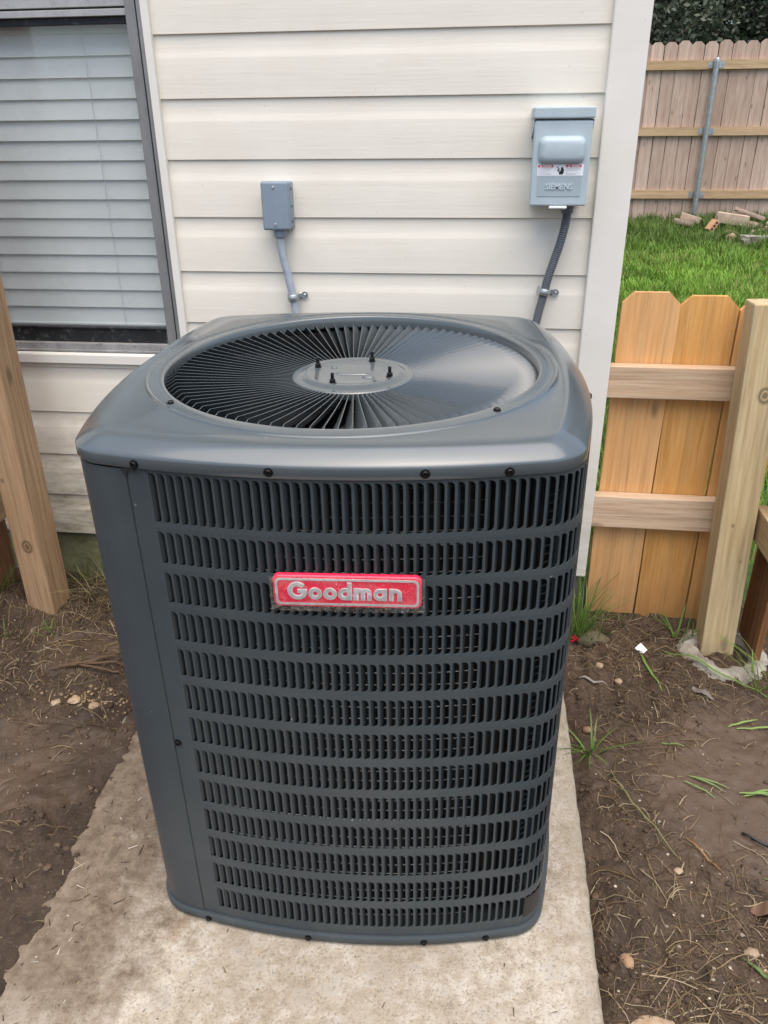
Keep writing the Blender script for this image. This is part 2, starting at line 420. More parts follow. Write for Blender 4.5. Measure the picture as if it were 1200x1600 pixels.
def mk_frame(name, a, b, c3, rough=.5):
    t = NT(name); p = t.geo()
    n = t.noise(1, 6, .7, t.map((14, 14, 5), src=p)); n2 = t.noise(60, 5, .75, p)
    c = t.mix(t.ramp(n, [(.35, 0.0), (.65, 1.0)]), a, b)
    c = t.mix(t.math('MULTIPLY', t.ramp(n2, [(.55, 0.0), (.68, 1.0)]), .6), c, c3)
    return t.fin(c, rough, .35, t.bump(n2, .2, .002), .4)
M['frame'] = mk_frame('mill_aluminium', (.20, .20, .195), (.27, .27, .265), (.16, .155, .15))
M['frame_dark'] = mk_frame('dark_channel', (.075, .072, .07), (.10, .098, .096), (.05, .05, .05))
M['frame_rail'] = mk_frame('pale_meeting_rail', (.35, .35, .335), (.42, .42, .40), (.28, .27, .25))
M['sash_black'] = mk_frame('black_sash', (.016, .017, .018), (.030, .032, .034), (.20, .19, .175), .55)
M['sill'] = mk_frame('weathered_sill', (.26, .255, .25), (.40, .39, .375), (.10, .095, .09), .7)
M['slat'] = plain('blind_slat', (.67, .66, .625), .5, 0, .02)
M['cord'] = plain('blind_cord', (.50, .50, .48), .8)
M['soffit'] = plain('soffit_paint', (.62, .60, .55), .7)
M['shingle'] = plain('roof_shingle', (.07, .065, .06), .9, 0, .3, 30)

M['picket_cedar'] = wood('cedar_stain', (.71, .385, .140), (.57, .275, .085), (.75, .46, .20), 'Z', foot=(-.09, .30, (.30, .15, .058)), objvar=.03)
M['picket_shaded'] = wood('cedar_shaded', (.22, .10, .042), (.13, .055, .022), (.33, .17, .07), 'Z', objvar=.08)  # shaded copy of the cedar, shade of the side faces in its colour
M['rail_pine'] = wood('pine_rail', (.61, .435, .285), (.47, .315, .19), (.70, .55, .39), 'X', objvar=.08)
M['rail_side'] = wood('pine_side_rail', (.46, .33, .18), (.33, .22, .11), (.58, .44, .27), 'Y', objvar=.08)
M['post_green'] = wood('treated_post', (.56, .43, .235), (.41, .295, .145), (.66, .54, .33), 'Z', knots=((.012, -.041, .735, .019), (-.012, -.041, .40, .005), (.02, -.041, .30, .004)), foot=(-.06, .13, (.22, .195, .15)), objvar=.05)
M['post_brown'] = wood('brown_post', (.38, .245, .135), (.26, .155, .08), (.48, .33, .195), 'Z', knots=((.004, -.041, .275, .019), (-.025, -.041, .47, .006)), foot=(-.05, .10, (.20, .135, .075)), objvar=.05)
M['picket_grey'] = wood('weathered_cedar', (.50, .37, .295), (.37, .255, .195), (.60, .47, .39), 'Z', objvar=.17)
M['rail_back'] = wood('treated_rail', (.50, .345, .195), (.38, .245, .13), (.58, .43, .27), 'X', objvar=.08)

def mk_leaf(name, rough=.55, trans=.25, tint=(1, 1, 1)):
    t = NT(name); c = t.mix(1.0, t.attr(), tint, 'MULTIPLY')
    t.fin(c, rough, 0, None, .3)
    tl = t.n.new('ShaderNodeBsdfTranslucent'); t.L(c, tl.inputs[0])
    mx = t.n.new('ShaderNodeMixShader'); mx.inputs[0].default_value = trans
    t.L(t.b.outputs[0], mx.inputs[1]); t.L(tl.outputs[0], mx.inputs[2]); t.L(mx.outputs[0], t.n['Material Output'].inputs[0]); return t.m
M['blade'] = mk_leaf('grass_blade')
M['foliage'] = mk_leaf('tree_leaf', .5, .15)
M['straw'] = mk_leaf('dry_straw', .8, .1)
M['bark'] = plain('bark', (.06, .048, .038), .9, 0, .3, 20, .6)

def mk_stone(name, a, b):
    t = NT(name); n = t.noise(22, 6, .7); c = t.mix(t.ramp(n, [(.35, 0.0), (.65, 1.0)]), a, b)
    hv = t.n.new('ShaderNodeHueSaturation'); t.L(c, hv.inputs['Color']); t.L(t.math('ADD', t.math('MULTIPLY', t.rnd(), .4), .8), hv.inputs['Value'])
    return t.fin(hv.outputs[0], .85, 0, t.bump(t.noise(90, 5, .7), .5, .004))
M['stone'] = mk_stone('tan_stone', (.25, .165, .10), (.40, .30, .20))
M['block'] = mk_stone('edging_block', (.34, .25, .185), (.46, .36, .28))
M['stone_orange'] = mk_stone('orange_stone', (.24, .14, .075), (.34, .215, .125))
M['brick_orange'] = mk_stone('orange_clay', (.42, .22, .11), (.52, .31, .17))
M['chalk'] = mk_stone('pale_footing', (.15, .13, .10), (.36, .335, .28))
M['mossy'] = mk_stone('mossy_rock', (.05, .05, .022), (.13, .105, .06))
M['pebble'] = mk_leaf('pebble', .85, .0)

# ------------------------------------------------------------------ ground
PADC = (0.3979, -0.7168); TX, TY = 0.0149, -0.0058
def sstep(a, b, x):
    t = np.clip((x - a) / (b - a), 0, 1); return t * t * (3 - 2 * t)
def vnoise(x, y, s, seed):
    x = np.asarray(x) * s + seed * 17.3; y = np.asarray(y) * s + seed * 9.1
    xi = np.floor(x).astype(np.int64); yi = np.floor(y).astype(np.int64); fx = x - xi; fy = y - yi
    fx = fx * fx * (3 - 2 * fx); fy = fy * fy * (3 - 2 * fy)
    def h(i, j):
        k = (i * 374761393 + j * 668265263 + seed * 144269) & 0xffffffff
        k = ((k ^ (k >> 13)) * 1274126177) & 0xffffffff
        return ((k ^ (k >> 16)) & 0xffff) / 65535.0
    return (h(xi, yi)*(1-fx) + h(xi+1, yi)*fx)*(1-fy) + (h(xi, yi+1)*(1-fx) + h(xi+1, yi+1)*fx)*fy
def fbm(x, y, s, o, seed):
    t = 0; a = .5
    for i in range(o): t = t + a * (vnoise(x, y, s * 2.03**i, seed + i) - .5); a *= .55
    return t
def ground_z(x, y):
    x = np.asarray(x, float); y = np.asarray(y, float)
    wet = np.exp(-(((x-1.19)/.24)**2 + ((y+.62)/.26)**2)**2) + np.exp(-(((x+.36)/.22)**2 + ((y+.72)/.15)**2)**2) + np.exp(-(((x+.44)/.13)**2 + ((y+.34)/.09)**2)**2)
    rough = 1 - .75 * np.clip(wet, 0, 1)
    near = np.clip(1.6 - np.hypot(x - .4, y + .8) / 2.2, 0, 1)
    h = -.034 + near * (.050 * fbm(x, y, 3.1, 2, 3) + rough * (.034 * fbm(x, y, 11, 3, 11) + .034 * fbm(x, y, 38, 3, 23)))
    left = sstep(-.1, -.35, x)
    h = h + left * (.026 + .016 * sstep(-.35, -.05, y))
    h = h + .05 * np.exp(-(((x+.73)/.07)**2 + ((y+.17)/.07)**2))        # heap against the left post
    # mud lapping on to the slab's left edge
    h = h + sstep(-.10, -.17, x) * sstep(-.34, -.14, x) * 0 + .018 * sstep(.05, -.12, x) * sstep(-.60, -.85, y) * sstep(-.4, -.1, x)
    # ground falls away under the slab
    inpad = sstep(-.165, -.115, x) * sstep(.86, .79, x) * sstep(-1.78, -1.70, y) * sstep(-.12, -.2, y)
    h = h - .07 * inpad * (1 - .0 * left)
    edge = np.exp(-((x - .855) / .022)**2) * (y < -.2)
    h = h - .012 * edge
    # soil spilled on to the slab's left edge
    pz = math.tan(TX)*(y - PADC[1]) - math.tan(TY)*(x - PADC[0])
    xe = -.158 + .035*sstep(-.60, -.98, y) + .05*fbm(x, y, 5, 2, 51) + .035*fbm(x, y, 30, 3, 57) + .02*fbm(x, y, 90, 2, 58)
    mc = np.clip((xe - x)/.07, 0, 1)
    spill = pz - .0015 + .011*mc + .010*fbm(x, y, 45, 3, 61)*np.clip(mc*4, .25, 1)
    h = np.where((mc > 0) & (x > -.20) & (y > -1.8) & (y < -.3), np.maximum(h, spill), h)
    lawn = -.034 + np.clip(y - .2, 0, 8.3) * .034 + .03 * fbm(x, y, 1.3, 2, 5) * np.clip(y - .3, 0, 1)
    k = sstep(.08, .4, y)
    return h * (1 - k) + lawn * k
xs = np.concatenate([[-80, -40, -20, -10, -5, -3, -2.2, -1.7, -1.4, -1.25], np.arange(-1.15, 1.75, .0062), [2, 2.3, 2.7, 3.2, 4, 5, 7, 10, 20, 40, 80]])
ys = np.concatenate([[-80, -40, -20, -10, -6, -4, -3, -2.5, -2.15, -1.85, -1.65], np.arange(-1.5, .30, .0062), np.arange(.34, 2.2, .12), np.arange(2.3, 9, .4), [10, 12, 15, 20, 40, 80, 120]])
X, Y = np.meshgrid(xs, ys); Z = ground_z(X, Y)
nx, ny = len(xs), len(ys)
I = np.arange(nx * ny).reshape(ny, nx)
F = np.stack([I[:-1, :-1], I[:-1, 1:], I[1:, 1:], I[1:, :-1]], -1).reshape(-1, 4)
ground = inst('ground', np_mesh('ground', np.stack([X, Y, Z], -1).reshape(-1, 3), [F], M['soil'], smooth=True))
tag(ground, 'bare damp brown soil around the concrete pad, turning to lawn behind', kind='structure')

# slab the unit stands on (drains away from the house)
def pad_z(x, y): return math.tan(TX) * (y - PADC[1]) - math.tan(TY) * (x - PADC[0])
mb = MB(); ring_n = []
x0, x1, y0, y1 = -.165, .836, -1.80, -.18
def edge_pts():
    pts = []
    for k in range(90): pts.append((x0 + (x1-x0)*k/90, y0))
    for k in range(150): pts.append((x1, y0 + (y1-y0)*k/150))
    for k in range(90): pts.append((x1 - (x1-x0)*k/90, y1))
    for k in range(150): pts.append((x0, y1 - (y1-y0)*k/150))
    return pts
ep = edge_pts(); cxp, cyp = (x0+x1)/2, (y0+y1)/2
def padring(ins, dz, amp):
    out = []
    for (x, y) in ep:
        n1 = mnoise.noise(Vector((x*5, y*5, 2.0))) * amp*.5 + mnoise.noise(Vector((x*34, y*34, 5.0))) * amp*.4 + mnoise.noise(Vector((x*110, y*110, 7.0))) * amp*.4
        sx = 1 - ins/((x1-x0)/2); sy = 1 - ins/((y1-y0)/2)
        px, py = cxp + (x-cxp)*sx, cyp + (y-cyp)*sy
        if abs(x-x0) < 1e-6 or abs(x-x1) < 1e-6: px += n1
        if abs(y-y0) < 1e-6 or abs(y-y1) < 1e-6: py += n1
        out.append((px, py, pad_z(px, py) + dz))
    return out
mb.rings([padring(0, -.16, .004), padring(0, -.012, .005), padring(.003, -.004, .005), padring(.010, 0, .004), padring(.05, 0, 0)])
mb.f.append(tuple(range(len(mb.v) - len(ep), len(mb.v)))); mb.m.append(0)
pad = mb.build('concrete_pad', M['concrete'], smooth=True, autosmooth=60)
tag(pad, 'stained rectangular concrete slab under the condenser, muddy along its left edge', kind='structure')

# ------------------------------------------------------------------ house
house = empty('house', (0, 0, 0), label='house wall of cream lapped vinyl siding with a window and corner trim', cat='house')
ZB11, PIT = 0.1676, 0.127
WX0, WX1 = -1.12, -.177        # window opening (outside of frame)
WZ0, WZ1 = .719, 2.24
# wall body behind the siding
mb = MB(); mb.box(-4.0, .895, .14, 4.0, -.3, 2.75)
mb.box(WX1 + .002, .895, .018, .139, .174, 2.75); mb.box(-4.0, WX0 - .002, .018, .139, .174, 2.75)
mb.box(WX0 - .001, WX1 + .001, .018, .139, .174, WZ0 - .002); mb.box(WX0 - .001, WX1 + .001, .018, .139, WZ1 + .002, 2.75)
mb.build('wall', M['soffit'], house)
def course_mesh(x0, x1, zt=None):
    prof = [(.016, .001), (.0016, 0.0), (.0, .0012), (.0004, .03), (.0008, .0790), (.0014, .0835), (.0031, .0910), (.0042, .1000), (.0047, .115), (.0050, .127), (.0056, .134)]
    if zt is not None: prof = [p for p in prof if p[1] < zt] + [(.002, zt)]
    n = max(2, int((x1-x0)/.06)); mb = MB()
    mb.rings([[(x0 + (x1-x0)*i/n, y, z) for i in range(n+1)] for y, z in prof], close=False)
    me = mb.mesh('siding_panel', M['siding'], True); me.set_sharp_from_angle(angle=R(50)); return me
cache = {}
def course(x0, x1, z, zt=None):
    k = (x0, x1, zt)
    if k not in cache: cache[k] = course_mesh(x0, x1, zt)
    o = inst('siding_panel', cache[k], house, loc=(0, 0, z)); return o
for k in range(11, -9, -1):
    zb = ZB11 + (11 - k) * PIT
    if zb > 2.7: break
    if zb + PIT < WZ0 - .04 and k >= 8: course(-4.0, .842, zb)
    elif k == 7: course(-.168, .842, zb); course(WX0 - .02, -.168, zb, .020); course(-4.0, WX0 - .02, zb)
    elif zb > WZ1 + .02: course(-4.0, .842, zb)
    else: course(-.168, .842, zb); course(-4.0, WX0 - .012, zb)
# corner post
mb = MB(); mb.box(.8353, .9135, -.0145, .02, .118, 2.75); mb.box(.899, .9135, .0201, .085, .118, 2.75)
mb.build('corner_trim', M['trim'], house, bevel=.0035)
# J channel round the window
mb = MB(); mb.box(-.1768, -.1585, -.0125, .017, .6885, 2.27)
mb.build('side_trim', M['trim'], house, bevel=.002)
mb = MB(); mb.prism([(0, .689), (0, .7155), (0, .719)], 0, 0) if False else None
mb = MB()
mb.rings([[(x, y, z) for x in (-1.14, -.1770)] for y, z in ((.016, .689), (-.0105, .689), (-.0125, .691), (-.0125, .7125), (-.0105, .7165), (.0, .7195), (.016, .7200))], close=False)
mb.build('bottom_trim', M['trim'], house)
# foundation
mb = MB(); n = 60
mb.rings([[(-4.0 + 4.88*i/n, .019 + .006*math.sin(i*1.7)*.3, z) for i in range(n+1)] for z in (-.35, -.02, .06, .12, .172)], close=False)
mb.box(.8805, .9075, .0215, 3.9, -.35, .1715); mb.build('foundation', M['foundation'], house)
# soffit, fascia and roof edge (above the picture)
mb = MB(); mb.box(-4.4, 1.3, -.20, .139, 2.72, 2.74); mb.build('soffit', M['soffit'], house)
mb = MB(); mb.box(-4.4, 1.3, -.225, -.202, 2.68, 2.84); mb.build('fascia', M['trim'], house)
mb = MB(); mb.add([(-4.5,-.26,2.85),(1.4,-.26,2.85),(1.4,4.2,4.6),(-4.5,4.2,4.6),(-4.5,-.26,2.87),(1.4,-.26,2.87),(1.4,4.2,4.62),(-4.5,4.2,4.62)],
              [(0,3,2,1),(4,5,6,7),(0,1,5,4),(1,2,6,5),(2,3,7,6),(3,0,4,7)]); mb.build('roof', M['shingle'], house)

# window: outer frame is the part, the pieces in it are sub-parts
mb = MB()
mb.cur = 0
mb.box(-.2165, -.1925, .000, .139, WZ0, WZ1)            # right jamb, inner flat
mb.box(-.1865, -.1772, -.009, .139, WZ0, WZ1)           # outer lip
mb.cur = 1
mb.box(-.1924, -.1866, .006, .139, WZ0, WZ1)            # dark groove
mb.cur = 0
mb.box(WX0, -1.080, .000, .139, WZ0, WZ1)               # left jamb
mb.box(-1.0799, -.2166, .0, .139, WZ1 - .045, WZ1)
window = mb.build('window', [M['frame'], M['frame_dark']], house, bevel=.0012)
mb = MB(); mb.box(-1.0799, -.2166, -.006, .139, .7205, .7260); mb.box(-1.0799, -.2166, -.001, .139, .7261, .7425)
mb.build('sill', M['sill'], window, bevel=.001)
mb = MB(); mb.box(-1.0799, -.2167, .012, .034, .7428, .7800); mb.box(-1.0799, -.2167, .007, .034, .7425+.0372, .7840)
mb.build('bottom_rail', M['sash_black'], window, bevel=.0012)
mb = MB(); mb.box(-1.0799, -.2167, .016, .034, 1.4630, 1.4770)
mb.build('gasket', M['sash_black'], window, bevel=.001)
mb = MB(); mb.box(-1.0799, -.2167, .006, .034, 1.4771, 1.4905); mb.box(-1.0799, -.2167, .012, .05, 1.4955, 1.5200); mb.box(-1.0799, -.2167, .009, .05, 1.5202, 1.5290)
mb.build('meeting_rail', M['frame_rail'], window, bevel=.001)
mb = MB(); mb.box(-1.0799, -.2167, .020, .045, 1.4906, 1.4954)
mb.build('seal', M['ink'], window)
mb = MB(); mb.box(-1.0795, -.2170, .022, .026, .7842, 1.4629); mb.build('glass_pane', M['glass'], window)
mb = MB(); mb.box(-1.0795, -.2170, .036, .040, 1.5292, WZ1 - .0455); mb.build('glass_pane', M['glass'], window)

# blind behind the glass
blind = empty('window_blind', (-.65, .062, .79), label='closed pale grey slatted blind behind the window glass', cat='blind')
mb = MB(); prof = []
SL = .0255
for s, off in ((1, 0), (-1, .0026)):
    pass
pts = [(-.0035 + .0030*math.cos((u)*math.pi/2)*0 + .0034*u + .0010*(1-u*u), SL*u) for u in np.linspace(-1, 1, 7)]
ringa = [(y, z) for y, z in pts] + [(y + .0024, z) for y, z in reversed(pts)]
mb.rings([[(x, y, z) for y, z in ringa] for x in (-.425, -.2, 0, .2, .425)], close=True, cap0=True, cap1=True)
slat_me = mb.mesh('slat', M['slat'], True); fix_normals(slat_me); slat_me.set_sharp_from_angle(angle=R(40))
zs = [.785 + .0445*i + .0225 for i in range(32)]
for z in zs:
    if z < 2.17: inst('slat', slat_me, blind, loc=(0, random.uniform(-.0006, .0006), z - .79), rot=(random.uniform(-.03, .03), random.uniform(-.0015, .0015), 0))
mb = MB(); mb.box(-.425, .425, -.012, .012, -.019, -.004); mb.build('bottom_rail', M['slat'], blind, bevel=.003)
for cx, cz in ((.302, 0), (-.02, 0)):
    mb = MB(); pts = [(cx + .0015*math.sin(i*2.1), -.0125 + .002*(i % 2), -.01 + i*.0445*.5) for i in range(62)]
    mb.tube(pts, .0007, 5); mb.build('ladder_cord', M['cord'], blind)

# ------------------------------------------------------------------ condenser
UA, UR, UPHI = 0.3707, 1.1982, 0.2422
unit = empty('air_conditioner', (PADC[0], PADC[1], 0), (TX, TY, 0.0369),
             label='tall dark grey outdoor air conditioner with louvered sides and round fan grille on top', cat='air conditioner')
def outline(off=0.0, m=26, n=22):
    """closed outline of the cabinet, counter-clockwise from the front centre; returns Nx2"""
    K = (UR - UA) / (math.cos(UPHI) - math.sin(UPHI)); rc = UR - K + off; rr = UR + off; out = []
    for k in range(4):
        a = k * math.pi / 2; ca, sa = math.cos(a), math.sin(a); q = []
        for t in np.linspace(-UPHI, UPHI, m): q.append((rr*math.sin(t), (UR-UA) - rr*math.cos(t)))
        cx, cy = K*math.sin(UPHI), (UR-UA) - K*math.cos(UPHI)
        for t in np.linspace(UPHI, math.pi/2 - UPHI, n)[1:-1]: q.append((cx + rc*math.sin(t), cy - rc*math.cos(t)))
        out += [(x*ca - y*sa, x*sa + y*ca) for x, y in q]
    return np.array(out)
class Path:
    """arc length along the outline, s=0 at front centre, growing to the right side"""
    def __init__(s, off):
        P = outline(off, 81, 60); k = 40
        P = np.roll(P, -k, 0); P = np.vstack([P, P[:1]]); s.P = P
        d = np.hypot(*np.diff(P, axis=0).T); s.S = np.concatenate([[0], np.cumsum(d)]); s.tot = s.S[-1]
    def at(s, q):
        q = q % s.tot; return np.array([np.interp(q, s.S, s.P[:, 0]), np.interp(q, s.S, s.P[:, 1])])
    def frame(s, q):
        t = s.at(q + .002) - s.at(q - .002); t /= np.hypot(*t); return t, np.array([t[1], -t[0]])   # tangent, outward normal
BODY = Path(-.003); PER = BODY.tot
SEAM_S = -.2525
ZT = .8715
# base pan
mb = MB(); rs = []
for off, z in ((-.012, .003), (-.001, .003), (.0035, .007), (.0035, .0185), (.001, .0215), (-.004, .0215)):
    rs.append([(x, y, z) for x, y in outline(off)])
mb.rings(rs, cap0=True); mb.build('base_pan', M['paint_body'], unit, smooth=True, autosmooth=50)
# plain corner panel and the plain back/left sheets
def sheet(name, s0, s1, z0, z1, off, n, notch=False):
    P = Path(off); mb = MB()
    q = np.linspace(s0, s1, n)
    outer = [P.at(k) for k in q]; P2 = Path(off - .0015); inner = [P2.at(k * P2.tot / P.tot) for k in q]
    rs = []
    for pts, zz in ((inner, z0), (outer, z0), (outer, z1), (inner, z1)): rs.append([(p[0], p[1], zz) for p in pts])
    mb.rings(rs, close=False)
    # end caps
    e0 = [rs[i][0] for i in range(4)]; e1 = [rs[i][-1] for i in range(4)]
    mb.add(e0, [(0, 1, 2, 3)]); mb.add(e1, [(3, 2, 1, 0)])
    return mb.build(name, M['paint_body'], unit, smooth=True, autosmooth=50)
LOUV_END = 1.14
sheet('corner_panel', SEAM_S - .0016 - .30, SEAM_S - .0016, .0225, ZT - .004, -.0015, 60)
sheet('back_panel', LOUV_END, PER + SEAM_S - .0016 - .302, .0225, ZT - .001, -.004, 120)
# louvered panel
PITCH_S = .01264; S_START = -.2228; NCOL = int((LOUV_END - .03 - S_START) / PITCH_S)
ROWS = [(.7948, .8651)] + [(.0424 + .06275*(11-i), .0424 + .06275*(11-i) + .0482) for i in range(12)]
SW = .0094                                                   # slot width
def slot_cell(mb, s0, z0, z1, c0, c1):
    """one punched cell: sheet between [s0,s0+pitch]x[c0,c1] with a slot that is rounded on its right"""
    a, b = s0 + .0012, s0 + .0012 + SW; r = .0062
    ins = []
    ins += [(a, z0), (b - r, z0)]
    ins += [(b - r + r*math.sin(t), z0 + r - r*math.cos(t)) for t in (R(30), R(60), R(90))]
    ins += [(b - r + r*math.cos(t), z1 - r + r*math.sin(t)) for t in (0, R(30), R(60))]
    ins += [(b - r, z1), (a, z1)]
    S0, S1 = s0, s0 + PITCH_S
    outp = [(S0, c0), (b - r, c0), (b - r*.4, c0), (S1, c0), (S1, z0 + r), (S1, z1 - r), (S1, c1), (b - r*.4, c1), (b - r, c1), (S0, c1)]
    n = len(ins)
    def pt(s, z, o):
        p = BODY.at(s); 
        if o:
            t, nn = BODY.frame(s); p = p - nn*o
        return (p[0], p[1], z)
    A = [pt(s, z, 0) for s, z in outp]; B = [pt(s, z, .0004) for s, z in ins]; C = [pt(s, z, .0022) for s, z in ins]
    base = len(mb.v); mb.v += A + B + C
    for j in range(n):
        k = (j+1) % n
        mb.f.append((base+j, base+k, base+n+k, base+n+j)); mb.m.append(0)
        mb.f.append((base+n+j, base+n+k, base+2*n+k, base+2*n+j)); mb.m.append(0)
# precompute path lookup (speed)
_S = np.linspace(-.6, 1.5, 8401); _P = np.array([BODY.at(s) for s in _S])
class FastPath:
    def at(s, q): return np.array([np.interp(q, _S, _P[:, 0]), np.interp(q, _S, _P[:, 1])])
    def frame(s, q):
        t = s.at(q + .002) - s.at(q - .002); t /= np.hypot(*t); return t, np.array([t[1], -t[0]])
BODY = FastPath()
mb = MB()
bands = []
for i, (a, b) in enumerate(ROWS):
    top = (ZT - .001) if i == 0 else (a_prev + b) / 2
    bot = .0225 if i == len(ROWS)-1 else (a + ROWS[i+1][1]) / 2
    bands.append((bot, top)); a_prev = a
for ci in range(NCOL):
    for (a, b), (c0, c1) in zip(ROWS, bands): slot_cell(mb, S_START + ci*PITCH_S, a, b, c0, c1)
def flat_strip(s0, s1, n):
    q = np.linspace(s0, s1, n)
    zl = [.0225, ZT - .001]
    mb.rings([[(*BODY.at(s), z) for s in q] for z in zl], close=False)
    for s in ((s0, s1)):
        p = BODY.at(s); t, nn = BODY.frame(s); p2 = p - nn*.004
        mb.add([(p[0], p[1], zl[0]), (p[0], p[1], zl[1]), (p2[0], p2[1], zl[1]), (p2[0], p2[1], zl[0])], [(0, 1, 2, 3)])
flat_strip(SEAM_S, S_START, 4); flat_strip(S_START + NCOL*PITCH_S, LOUV_END, 6)
panel = mb.build('louver_panel', M['paint_body'], unit)
# fins: hinged on the slot's left edge, curling inwards to the right
def fin_mesh(h):
    mb = MB(); pr = []
    ang = [R(32), R(46), R(58), R(66), R(72)]; x, y = 0.0, 0.0008; pr.append((x, y))
    for a in ang: x += .0020*math.cos(a); y += .0020*math.sin(a); pr.append((x, y))
    front = pr; back = [(x - .0005, y + .0010) for x, y in pr]
    ring = front + back[::-1]
    def shape(z, k): return [(x, y, z) for x, y in ring]
    n = len(front)
    # rounded free corners: trim the outer steps near the ends
    rows = []
    for z, cut in ((0, .70), (.0018, .9), (.006, 1.0), (h-.006, 1.0), (h-.0018, .9), (h, .70)):
        rows.append([(x*cut, y*(cut if cut < 1 else 1), z) for x, y in ring])
    mb.rings(rows, close=True, cap0=True, cap1=True)
    me = mb.mesh('louver', M['paint_dark'], True); fix_normals(me); me.set_sharp_from_angle(angle=R(50)); return me
FH1 = ROWS[0][1] - ROWS[0][0] - .001; FH2 = .0482 - .001
fin1, fin2 = fin_mesh(FH1), fin_mesh(FH2)
cam_l = (Matrix.Translation((PADC[0], PADC[1], 0)) @ Matrix.Rotation(.0369, 4, 'Z')).inverted() @ Vector((0.5965, -1.951, 1.2451))
fins = []
for ci in range(NCOL):
    s = S_START + ci*PITCH_S + .0012
    p = BODY.at(s); t, nn = BODY.frame(s)
    for ri, (a, b) in enumerate(ROWS):
        d = Vector((p[0], p[1], (a+b)/2)); v = cam_l - d
        facing = (v.x*nn[0] + v.y*nn[1]) / v.length
        size = (b - a) * max(facing, 0) / v.length**2
        Mx = Matrix(((t[0], -nn[0], 0, p[0] - nn[0]*.0004), (t[1], -nn[1], 0, p[1] - nn[1]*.0004), (0, 0, 1, a + .0005), (0, 0, 0, 1)))
        fins.append((size, ri == 0, Mx @ Matrix.Rotation(random.gauss(0, .035), 4, 'Z')))
fins.sort(key=lambda q: -q[0])
for size, tall, Mx in fins[:300]: inst('louver', fin1 if tall else fin2, unit, M=Mx)
mb = MB()
tv = {True: ([v.co.copy() for v in fin1.vertices], [tuple(f.vertices) for f in fin1.polygons]), False: ([v.co.copy() for v in fin2.vertices], [tuple(f.vertices) for f in fin2.polygons])}
for size, tall, Mx in fins[300:]: mb.add([Mx @ v for v in tv[tall][0]], tv[tall][1])
rest = mb.build('louver_rows', M['paint_dark'], unit, smooth=True, autosmooth=50); tag(rest, kind='stuff')
# coil behind the louvers, tubes across it
mb = MB(); rs = []
for off in (-.040,):
    pass
q = np.linspace(SEAM_S, LOUV_END, 260)
def inset(s, o):
    p = BODY.at(s); t, nn = BODY.frame(s); return p - nn*o
mb.rings([[(*inset(s, .042 + (.0012 if i % 2 else 0)), z) for i, s in enumerate(q)] for z in (.024, .86)], close=False)
mb.build('condenser_coil', M['coil'], unit)
mb = MB(); z = .034
while z < .862:
    mb.tube([(*inset(s, .030), z + .0006*math.sin(s*40 + z*90)) for s in np.linspace(-.235, .215, 16)], .00075, 5); z += .0208
mb.build('coil_tube', M['wire'], unit)
mb = MB()
for i in range(66):     # coil bend seen at the right corner
    mb.tube([(*inset(s, .030), .03 + i*.0126) for s in np.linspace(.30, .48, 8)], .0016, 5)
mb.build('coil_bend', M['paint_dark'], unit)
mb = MB(); mb.rings([[(x*.80, y*.80, z) for x, y in outline(-.05, 12, 8)] for z in (.02, .80)], cap0=True); mb.build('dark_interior', M['dark_void'], unit)  # near-black shell standing for the shade inside the cabinet

# top panel
mb = MB(); rs = []
prof = [(-.006, .8705), (.0, .8705), (.0012, .8720), (.0012, .8845), (.0008, .8868), (-.0008, .8890), (-.0040, .8916), (-.0095, .8954), (-.0165, .8996), (-.0240, .9031), (-.0290, .9048), (-.0330, .9058), (-.0370, .9063), (-.0395, .9064)]
pull = lambda P: np.stack([P[:, 0] - .0045*sstep(.05, .36, P[:, 0]), P[:, 1]], -1)
for off, z in prof: rs.append([(x, y, z) for x, y in pull(outline(off))])
base_ring = pull(outline(-.0395)); th = np.arctan2(base_ring[:, 1], base_ring[:, 0])
for r, z in ((.3245, .9065), (.3240, .9068), (.3228, .9090), (.3210, .9095), (.3190, .9080), (.3170, .9076), (.3150, .9082), (.306, .9089), (.2985, .9088), (.2960, .9080), (.2945, .9055), (.2940, .895), (.2940, .888)):
    rs.append([(r*math.cos(a), r*math.sin(a), z) for a in th])
rs = [[(x, y, z + (.008*float(sstep(.05, .34, y)) if z > .886 else 0)) for x, y, z in r] for r in rs]
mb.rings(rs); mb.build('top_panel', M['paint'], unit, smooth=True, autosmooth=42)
# fan orifice under the grille, its inner shade painted near-black
mb = MB(); mb.lathe([(.2925, .889), (.2915, .84), (.2915, .70), (.30, .68)], 72); mb.build('fan_shroud', M['dark_void'], unit, smooth=True)
# grille vanes
NV = 96; RO, RI = .2945, .0965
def vane():
    mb = MB(); n = 12; top = []; bot = []
    for i in range(n+1):
        u = i / n; r = RI + (RO - RI)*u
        z = .8885 + (.9062 - .8885)*u**1.15
        if u > .93: z -= .012*(u - .93)/.07
        lean = .0042 + .0125*u; drop = .0155 + .0035*u
        top.append(Vector((r, lean*.35, z))); bot.append(Vector((r, -lean*.65, z - drop)))
    bot[-1] = top[-1] + (bot[-1] - top[-1])*.30; bot[-2] = top[-2] + (bot[-2] - top[-2])*.85
    e = Vector((0, .0009, .0004))
    mid = [(a*.62 + b*.38) + Vector((0, -.0012*min(1, (a.x-RI)/.1), 0)) for a, b in zip(top, bot)]
    rs = []
    for a, m, b in zip(top, mid, bot): rs.append([a - e, a + Vector((0, 0, .0007)), a + e, m + e*.8, b + e*.8, b - e*.8, m - e*.8])
    mb.rings(rs, True, True, True)
    me = mb.mesh('grille_vane', M['paint_vane'], True); fix_normals(me); me.set_sharp_from_angle(angle=R(45)); return me
vane_me = vane()
for k in range(NV): inst('grille_vane', vane_me, unit, rot=(0, 0, 2*math.pi*(k + .5)/NV))
